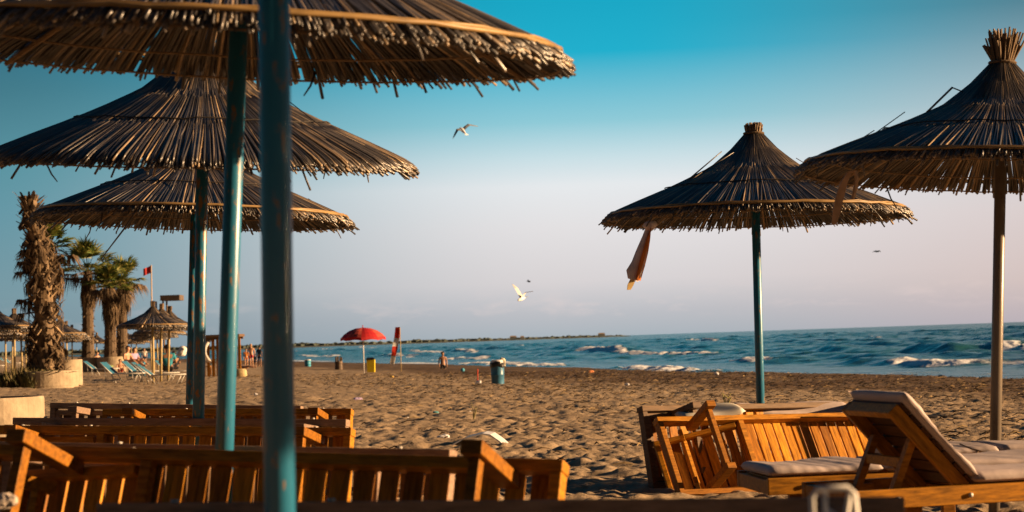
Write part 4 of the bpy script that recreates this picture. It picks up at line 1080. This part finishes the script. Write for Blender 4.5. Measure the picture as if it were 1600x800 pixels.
def fan_palm(p, H, label, seed, lean=(0, 0), crown=1.1, nleaf=26, nskirt=70, skirt_len=1.6, tr=.26, group='fan palms beyond the beach loungers'):
    rnd = random.Random(seed); e = empty('palm_tree', p); tag(e, label, 'palm', group)
    top = Vector((lean[0], lean[1], H)); pts = [Vector((0, 0, -.2)).lerp(top, k / 6) for k in range(7)]; rads = [tr * 1.35, tr * 1.1, tr, tr, tr, tr * .95, tr * .8]
    m = MB(); m.tube(pts, rads, 12); boots(m, pts, rads, 190, rnd, .22); m.build('trunk', PALMTRUNK, e)
    m = MB()
    for i in range(nskirt): skirt_leaf(m, top + Vector((0, 0, rnd.uniform(-.9, .0))), rnd.uniform(0, 6.28), skirt_len * rnd.uniform(.6, 1.1), rnd)
    for i in range(9):
        a = rnd.uniform(0, 6.28); fan_leaf(m, top + Vector((0, 0, -.1)), (math.cos(a), math.sin(a), rnd.uniform(-.35, .1)), rnd.uniform(.5, .8) * crown, .6 * crown, rnd, .8)
    m.build('dead_skirt', PALMDEAD, e)
    m = MB()
    for i in range(nleaf):
        a = i * 2.4; el = rnd.uniform(.0, 1.0); el = -.1 + 1.5 * el
        fan_leaf(m, top, (math.cos(a) * math.cos(el), math.sin(a) * math.cos(el), math.sin(el)), rnd.uniform(.45, .75) * crown, rnd.uniform(.6, .8) * crown, rnd, .18)
    m.build('crown', PALMGREEN, e)
    return e
D = 128.0; sc = D / FPX
for px, top, dd, lab, sd_ in ((138, 420, 126, 'fan palm with a full green crown, left of the pair', 4), (172, 448, 124, 'fan palm leaning into its neighbour, middle of the three trunks', 6), (190, 436, 132, 'fan palm nearest the seated-row umbrellas, ragged crown', 9)):
    q = P(px + (px - 160) * .02, 562, dd); q.z = .55
    hgt = (562 - top) * dd / FPX
    fan_palm(q, hgt, lab, sd_, lean=(.12, 0), crown=1.9 if sd_ == 4 else 1.45, nleaf=24, tr=.36, skirt_len=1.7, nskirt=70)
for px, dd, lab, r_ in ((175, 124, 'round planter at the foot of the fan palms, right one', .92), (142, 125, 'round planter at the foot of the left fan palm', .8)):
    q = P(px, 575, dd); q.z = 0; planter(q, r_, .85, lab)

# crownless palm and its green neighbour
q = G(62, 606); q.y += 1.0; sc = q.y / FPX
e = empty('palm_tree', q); tag(e, 'thick shaggy palm trunk with its crown cut off, in a planter', 'palm', None)
rnd = random.Random(31)
pts = [Vector(((x - 62) * sc, 0, (606 - y) * sc)) for x, y in ((62, 606), (60, 560), (62, 510), (60, 460), (57, 410), (50, 360), (42, 312))]
rads = [28 * sc, 24 * sc, 19 * sc, 18 * sc, 17 * sc, 15 * sc, 13 * sc]
m = MB(); m.tube(pts, [r_ * .82 for r_ in rads], 16); boots(m, pts, rads, 520, rnd, .36)
for i in range(26):
    a = rnd.uniform(0, 6.28); b = pts[-1] + Vector((.16 * math.cos(a), .16 * math.sin(a), -.15)); m.beam(b, b + Vector((.12 * math.cos(a) + rnd.uniform(-.05, .05), .12 * math.sin(a), rnd.uniform(.15, .34))), .07, .04, up=(math.cos(a), math.sin(a), .1))
m.build('trunk', PALMTRUNK, e)
m = MB()
for i in range(60):
    k = rnd.random(); k = .12 + .72 * k; f = k * 6; j = min(5, int(f)); b = pts[j].lerp(pts[j + 1], f - j); a = rnd.uniform(0, 6.28)
    skirt_leaf(m, b + Vector((math.cos(a), math.sin(a), 0)) * rads[j] * .5, a, rnd.uniform(.5, 1.1), rnd, .05)
for a, z, L in ((3.3, 4.05, .55), (2.9, 3.1, .6), (3.5, 2.6, .5), (3.0, 4.4, .5)):
    b = Vector((pts[3].x, 0, z)); dv = Vector((math.cos(a), math.sin(a), -.1))
    m.beam(b + dv * .25, b + dv * (.4 + L), .14, .03); fan_leaf(m, b + dv * .3, dv, L * .7, .42, rnd, 1.0, 10, .05)
m.build('dead_fronds', PALMDEAD, e)
q2 = P(78, 590, q.y + 1.6); q2.z = gz(q2.x, q2.y)
fan_palm(q2, (590 - 378) * (q.y + 1.6) / FPX, 'palm with a small green tuft growing right behind the crownless trunk', 41, lean=(.05, 0), crown=.95, nleaf=16, nskirt=40, skirt_len=1.1, tr=.24, group=None)
planter(q + Vector((.12, -.35, 0)), 1.05, .56, 'round concrete planter holding the crownless palm')
q3 = P(88, 575, q.y + 3.2); q3.z = gz(q3.x, q3.y); planter(q3 + Vector((.35, 0, .0)), .58, .92, 'taller round planter just behind the crownless palm')
q4 = P(-18, 640, 23.0); q4.z = gz(q4.x, q4.y); planter(q4, .63, .62, 'pitted round planter at the left edge beside the farthest tipped lounger')
def tuft(p, w, h, label, seed, n=420):
    m = MB(); rnd = random.Random(seed)
    for i in range(n):
        a = rnd.uniform(0, 6.28); r_ = w * math.sqrt(rnd.random()); b = Vector((r_ * math.cos(a), r_ * .6 * math.sin(a), 0)); hh = h * rnd.uniform(.35, 1) * (1 - .5 * r_ / w)
        t_ = b + Vector((rnd.gauss(0, .16), rnd.gauss(0, .16), hh)); s_ = Vector((math.cos(a * 3), math.sin(a * 3), 0)) * .026
        m.add([b - s_, b + s_, b.lerp(t_, .6) + s_ * 1.2 + Vector((0, 0, .03)), t_], [(0, 1, 2), (0, 2, 3)])
    o = m.build('scrub_plant', SCRUB); o.location = p; tag(o, label, 'plant'); return o
tuft(q + Vector((-.72, -.95, .0)), 1.0, .95, 'dry brown scrub growing over the left of the palm planter', 5, 1700)
tuft(q + Vector((.12, -.9, .46)), .75, .20, 'thin dry weeds along the top of the palm planter', 6, 300)

# ------------------------------------------------------------------ lifeguard tower with flag, shade cabana
D = 150.0; sc = D / FPX
q = P(262, 560, D); q.z = gz(q.x, q.y)
e = empty('watch_tower', q); tag(e, 'wooden lookout with a flat dark roof behind the seated row umbrellas', 'lookout tower')
H = (P(262, 470, D).z - q.z)
m = MB(); m.box((.45, 0, H + .2), (30 * sc, 2.0, .4)); m.build('roof', simple('dark_roof_board', c3(.11, .08, .06), .8, .3, 2), e)
for sx in (-.9, -.1):
    for sy in (-.8, .8): m = MB(); m.tube([(sx, sy, -.2), (sx, sy, H)], .07, 6); m.build('leg', WOODD, e)
m = MB(); m.box((-.5, 0, H * .5), (1.0, 1.9, .12)); m.build('platform', WOODD, e)
q = P(238, 560, D - 2); q.z = gz(q.x, q.y)
e = empty('flag_pole', q); tag(e, 'thin pole flying a small red flag above the thatched roofs', 'flag')
zt = P(240, 414, D - 2).z - q.z
m = MB(); m.tube([(0, 0, -.2), (.1, 0, zt)], .05, 8); m.build('pole', simple('pale_mast', c3(.45, .35, .28), .6, .1), e, smooth=True)
m = MB(); vs = []; nx = 8
for i in range(nx + 1):
    f = i / nx; x = .05 - f * 11 * sc; wv = .10 * math.sin(f * 6); vs += [(x, wv, zt - .05 - f * .22), (x, wv * .7, zt - 12 * sc - f * .22)]
m.add(vs, [(2 * i, 2 * i + 1, 2 * i + 3, 2 * i + 2) for i in range(nx)]); o = m.build('flag_cloth', simple('flag_red', c3(.60, .05, .05), .7, .1, 4, trans=.3), e); so = o.modifiers.new('thickness', 'SOLIDIFY'); so.thickness = .02

D = 92.0; sc = D / FPX
q = P(345, 580, D); q.z = gz(q.x, q.y); base_px = (345, 547 + (1.1 - q.z) / D * FPX)
def cb(x, y, d=0): p_ = P(x, y, D); return Vector((p_.x - q.x, d, p_.z - q.z))
e = empty('beach_cabana', q); tag(e, 'wooden shade frame hung with white curtains left of the standing group', 'cabana')
zt = cb(345, 527).z
for x in (322, 337, 371):
    for d in (-.7, .7):
        b = cb(x, 560, d); m = MB(); m.box((b.x, d, zt / 2), (.12, .12, zt)); m.build('post', WOODX, e)
m = MB(); m.box((cb(346, 530).x, 0, zt + .06), (64 * sc, 1.9, .12)); m.box((cb(346, 530).x, -.85, zt - .05), (60 * sc, .1, .1)); m.box((cb(346, 530).x, .85, zt - .05), (60 * sc, .1, .1)); m.build('roof_frame', WOODD, e)
def curtain(x0, x1, y0, y1, d, bulge):
    m = MB(); nx, nz = 12, 10; vs = []
    for i in range(nx + 1):
        for j in range(nz + 1):
            u, v = i / nx, j / nz; b = cb(x0 + (x1 - x0) * u, y0 + (y1 - y0) * v)
            vs.append((b.x - bulge * math.sin(math.pi * v) * .5, d - bulge * math.sin(math.pi * v) * (.3 + .7 * u) + .05 * math.sin(u * 14), b.z))
    m.add(vs, [(i * (nz + 1) + j, i * (nz + 1) + j + 1, (i + 1) * (nz + 1) + j + 1, (i + 1) * (nz + 1) + j) for i in range(nx) for j in range(nz)])
    o = m.build('curtain', simple('white_curtain', c3(.78, .74, .70), .8, .05, 6, trans=.3), e, smooth=True); s_ = o.modifiers.new('thickness', 'SOLIDIFY'); s_.thickness = .01
curtain(317, 336, 530, 566, -.75, .45); curtain(356, 369, 530, 568, -.72, .1); curtain(340, 350, 530, 566, .72, .15)
# wooden deck chair and box by the cabana
q = G(327, 586); sc = q.y / FPX
e = empty('deck_chair', q); tag(e, 'wooden deck chair with a dark slanted back in front of the cabana', 'chair')
m = MB(); m.beam((-.1, .25, .40), (.62, .25, 1.0), .6, .03); m.build('backrest', simple('dark_canvas', c3(.03, .06, .08), .8, .2), e)
m = MB(); m.box((-.35, .25, .42), (.75, .6, .05)); m.build('seat', WOODX, e)
for x in (-.68, .0):
    for y in (0, .5): m = MB(); m.box((x, y, .2), (.06, .06, .42)); m.build('leg', WOODX, e)
q = G(375, 589); m = MB(); m.lathe([(.24, -.02), (.27, .05), (.25, .30), (.20, .36), (.16, .37)], 12); o = m.build('beach_bag', simple('straw_bag', c3(.5, .38, .2), .8, .3, 14), smooth=True); o.location = q; o.scale = (1.2, .7, 1); tag(o, 'pale straw bag on the sand below the cabana post', 'bag')
q = G(283, 560); crumple('sun_tent', P(285, 551, 100), (.40, .3, .36), simple('tent_white', c3(.75, .72, .68), .8, .05), 'small white beach tent behind the rusty teal pole', 'tent', 12)

# ------------------------------------------------------------------ gulls
GW = simple('gull_white', c3(.84, .84, .86), .7, .03, 8); GG = simple('gull_grey', c3(.20, .21, .23), .7, .1, 8); GO = simple('gull_dusk_wing', c3(.42, .25, .10), .7, .2, 6)
def gull(px, py, D, lt, rt, head, label, under=GW, upper=GG, s=1.0):
    """lt, rt: wing tips in pixels from the body; head: pixel direction of the bill"""
    sc = D / FPX; e_ = P(px, py, D); m = MB()
    fw = head.normalized() if isinstance(head, Vector) else Vector((head[0], -.6 * abs(head[0]) - .3, -head[1])).normalized(); L = .40 * s
    m.tube([-fw * L * .62, -fw * L * .45, -fw * L * .15, fw * L * .15, fw * L * .36, fw * L * .46, fw * L * .54, fw * L * .64], [.012 * s, .035 * s, .06 * s, .07 * s, .052 * s, .047 * s, .035 * s, .006], 10)
    tl = Vector((-fw.y, fw.x, 0)).normalized()
    m.add([-fw * L * .5 + tl * .03, -fw * L * .5 - tl * .03, -fw * L * .95 - tl * .09, -fw * L * .95 + tl * .09, -fw * L * .7 + Vector((0, 0, .015))], [(0, 1, 4), (1, 2, 4), (2, 3, 4), (3, 0, 4), (3, 2, 1, 0)])
    for tip in (lt, rt):
        T = Vector((tip[0] * sc, tip[2] if len(tip) > 2 else 0, -tip[1] * sc)); el = T * .45 + Vector((0, 0, .10 * s + abs(T.z) * .12)) + fw * .07 * s
        chords = [(Vector((0, 0, .03)), .19), (el * .5 + Vector((0, 0, .03)), .18), (el, .16), (el.lerp(T, .55), .11), (T, .015)]
        rows = []
        for c, w in chords:
            le = c + fw * w * s * .45; te = c - fw * w * s * .55; rows += [le, c + Vector((0, 0, .012 * s)), te, c - Vector((0, 0, .010 * s))]
        fs = []; mi = []
        for i in range(4):
            q = i * 4
            m.add([rows[q], rows[q + 1], rows[q + 5], rows[q + 4]], [(0, 1, 2, 3)], 1); m.add([rows[q + 1], rows[q + 2], rows[q + 6], rows[q + 5]], [(0, 1, 2, 3)], 1)
            dk = 1 if i == 3 else 0
            m.add([rows[q], rows[q + 3], rows[q + 7], rows[q + 4]], [(3, 2, 1, 0)], dk); m.add([rows[q + 3], rows[q + 2], rows[q + 6], rows[q + 7]], [(3, 2, 1, 0)], dk)
    o = m.build('seagull', [under, upper], smooth=False); o.location = e_; tag(o, label, 'seagull'); return o
gull(723, 204, 75, (-16, 14, -.35), (24, -8, .5), Vector((-.3, .5, .38)), 'white gull gliding with bent wings below the largest thatched umbrella')
gull(815, 467, 78, (-14, -24, .1), (18, -11, -.2), (-.5, .2), 'white gull low over the sea with wings raised in a V', GW, simple('gull_pale_grey', c3(.62, .60, .58), .7, .05, 8))
gull(826, 440, 190, (-3, -2), (3, 1), (.5, .1), 'tiny dark gull just above the gull with raised wings', GG, GG)
gull(1370, 393, 170, (-7, 1), (6, 1), (.8, .0), 'tiny dark gull far off right of the towel umbrella', GG, GG)

# ------------------------------------------------------------------ litter on the sand
WBAG = simple('white_bag', c3(.75, .74, .76), .5, .12, 20, trans=.2)
# collapsed foam board / sheet propped on the sand
q = G(752, 697); sc = q.y / FPX
e = empty('folded_sheet', q); tag(e, 'bent white sheet propped like a tent on the sand behind the nearest rows', 'sheet')
m = MB(); W_ = .5
prf = [(-.32, .02), (-.18, .09), (0.02, .13), (.10, .115), (.20, .04), (.26, -.02)]
vs = []
for x, z in prf: vs += [(x, -.02, z), (x + .05, W_ * .6, z + .01)]
m.add(vs, [(2 * i, 2 * i + 1, 2 * i + 3, 2 * i + 2) for i in range(5)]); o = m.build('sheet', WBAG, e); s_ = o.modifiers.new('thickness', 'SOLIDIFY'); s_.thickness = .015
o.parent = None; o.name = 'folded_sheet'; o.location = q; tag(o, e['label'], 'sheet'); bpy.data.objects.remove(e); o.name = 'folded_sheet'
for i, (px_, py_, s_, mt, lab, cat) in enumerate((
    (560, 627, .13, simple('lilac_wrap', c3(.5, .4, .62), .5, .3, 18), 'lilac crumpled wrapper on the sand right of the thick teal pole', 'wrapper'),
    (680, 647, .075, simple('teal_bottle', c3(.12, .35, .38), .4, .3, 18), 'small teal and white scrap in the middle of the open sand', 'scrap'),
    (692, 686, .085, WBAG, 'white scrap left of the bent white sheet', 'scrap'),
    (734, 645, .04, WBAG, 'tiny white scrap beside the dry sprig', 'scrap'),
    (748, 600, .13, WBAG, 'white bag lying left of the blue drum', 'bag'),
    (777, 600, .09, WBAG, 'white bag at the foot of the blue drum', 'bag'),
    (924, 583, .16, simple('orange_cup', c3(.6, .22, .08), .6, .3, 9), 'orange and white scrap on the dark strip near the water', 'scrap'),
    (980, 603, .10, WBAG, 'white scrap on the open sand left of the edge-standing lounger', 'scrap'),
    (1118, 586, .13, WBAG, 'white scrap by the waterline left of the towel umbrella pole', 'scrap'),
    (1018, 640, .05, WBAG, 'tiny white scrap behind the edge-standing lounger', 'scrap'),
    (612, 590, .12, simple('yellow_toy', c3(.7, .45, .06), .5, .2, 9), 'yellow and dark toy on the sand under the leaning banner', 'toy'),
    (973, 645, .04, WBAG, 'tiny white scrap on the sand nearest the orange lounger', 'scrap'),
    (400, 618, .07, WBAG, 'white scrap on the sand between the two left teal poles', 'scrap'),
    (637, 654, .03, WBAG, 'tiny white scrap left of the small teal one', 'scrap'))):
    q = G(px_, py_); crumple('litter_scrap' if cat == 'scrap' else cat, q + Vector((0, 0, s_ * .35)), (s_, s_ * .8, s_ * .6), mt, lab, cat, 20 + i)
q = G(723, 581); bm = bmesh.new(); bmesh.ops.create_uvsphere(bm, u_segments=16, v_segments=10, radius=.10)
for v in bm.verts: v.co.z *= .96
me = bpy.data.meshes.new('beach_ball'); bm.to_mesh(me); bm.free(); me.materials.append(BLUEC)
o = bpy.data.objects.new('beach_ball', me); COL.objects.link(o); o.location = q + Vector((0, 0, .09)); tag(o, 'small blue ball on the sand left of the blue drum', 'ball')
q = G(746, 598); m = MB(); m.tube([(0, 0, -.1), (.02, 0, .45)], .02, 6); o = m.build('marker_stick', simple('red_stick', c3(.5, .06, .03), .6, .2)); o.location = q; tag(o, 'thin red stick stuck in the sand left of the blue drum', 'stick')
# dry seaweed and twigs along the drift line: uncountable
m = MB(); rnd = random.Random(55); WEED = island_mat('dry_weed', [(0, c3(.03, .02, .012)), (.7, c3(.09, .06, .035)), (1, c3(.34, .24, .12))], rough=.9, spec=.1)
for i in range(9000):
    y = 17 + 75 * rnd.random() ** 1.4; u = rnd.uniform(9, 28) if rnd.random() < .75 else rnd.uniform(-2, 28); x = (u - SH_N[1] * y) / SH_N[0]
    if abs(x) > y * .30 + 1 or (x > 0 and y < 18): continue
    L = rnd.uniform(.04, .22) * (1 if rnd.random() < .9 else 2); a = rnd.gauss(0, .9); z = gz(x, y) + rnd.uniform(.0, .05); d = Vector((math.cos(a), math.sin(a), rnd.uniform(-.1, .25))) * L
    p_ = Vector((x, y, z)); m.tube([p_ - d * .5, p_ + Vector((0, 0, .02)), p_ + d * .5], [.006, .010, .005], 3)
tag(m.build('drift_weed', WEED), 'dry weed and twigs strewn over the sand towards the water', 'seaweed', kind='stuff')
def sprig(px_, py_, h, label, seed):
    q = G(px_, py_) if py_ > 600 and px_ < 900 else P(px_, py_, 15.9); m = MB(); rnd = random.Random(seed)
    for i in range(5): m.tube([(0, 0, -.02), (rnd.uniform(-.05, .05), 0, h * .5), (rnd.uniform(-.12, .12) * h * 4, rnd.uniform(-.05, .05), h * rnd.uniform(.6, 1))], [.006, .005, .003], 4)
    o = m.build('dry_sprig', simple('sprig_green', c3(.25, .22, .08), .8, .3)); o.location = q; tag(o, label, 'plant')
KELP_SHADE = simple('kelp_shade_black', c3(.022, .016, .012), .7, .4, 9)
for px_, py_, sx_, lab in ((1470, 653, .34, 'flat black heap of seaweed left of the bare pole'), (1590, 650, .16, 'small black seaweed scrap right of the bare pole'), (905, 722, .16, 'dark lump in place of a cast shadow on the sand beside the nearest rows')):  # the last lump is a cast shadow modelled as a dark heap
    q = G(px_, py_); crumple('weed_shade_heap', q + Vector((0, 0, .02)), (sx_, .22, .05), KELP_SHADE, lab, 'seaweed', int(px_))
sprig(740, 655, .28, 'dry sprig standing alone in the open sand', 2)
sprig(1136, 632, .10, 'dry sprig caught on top of the edge-standing lounger', 3)
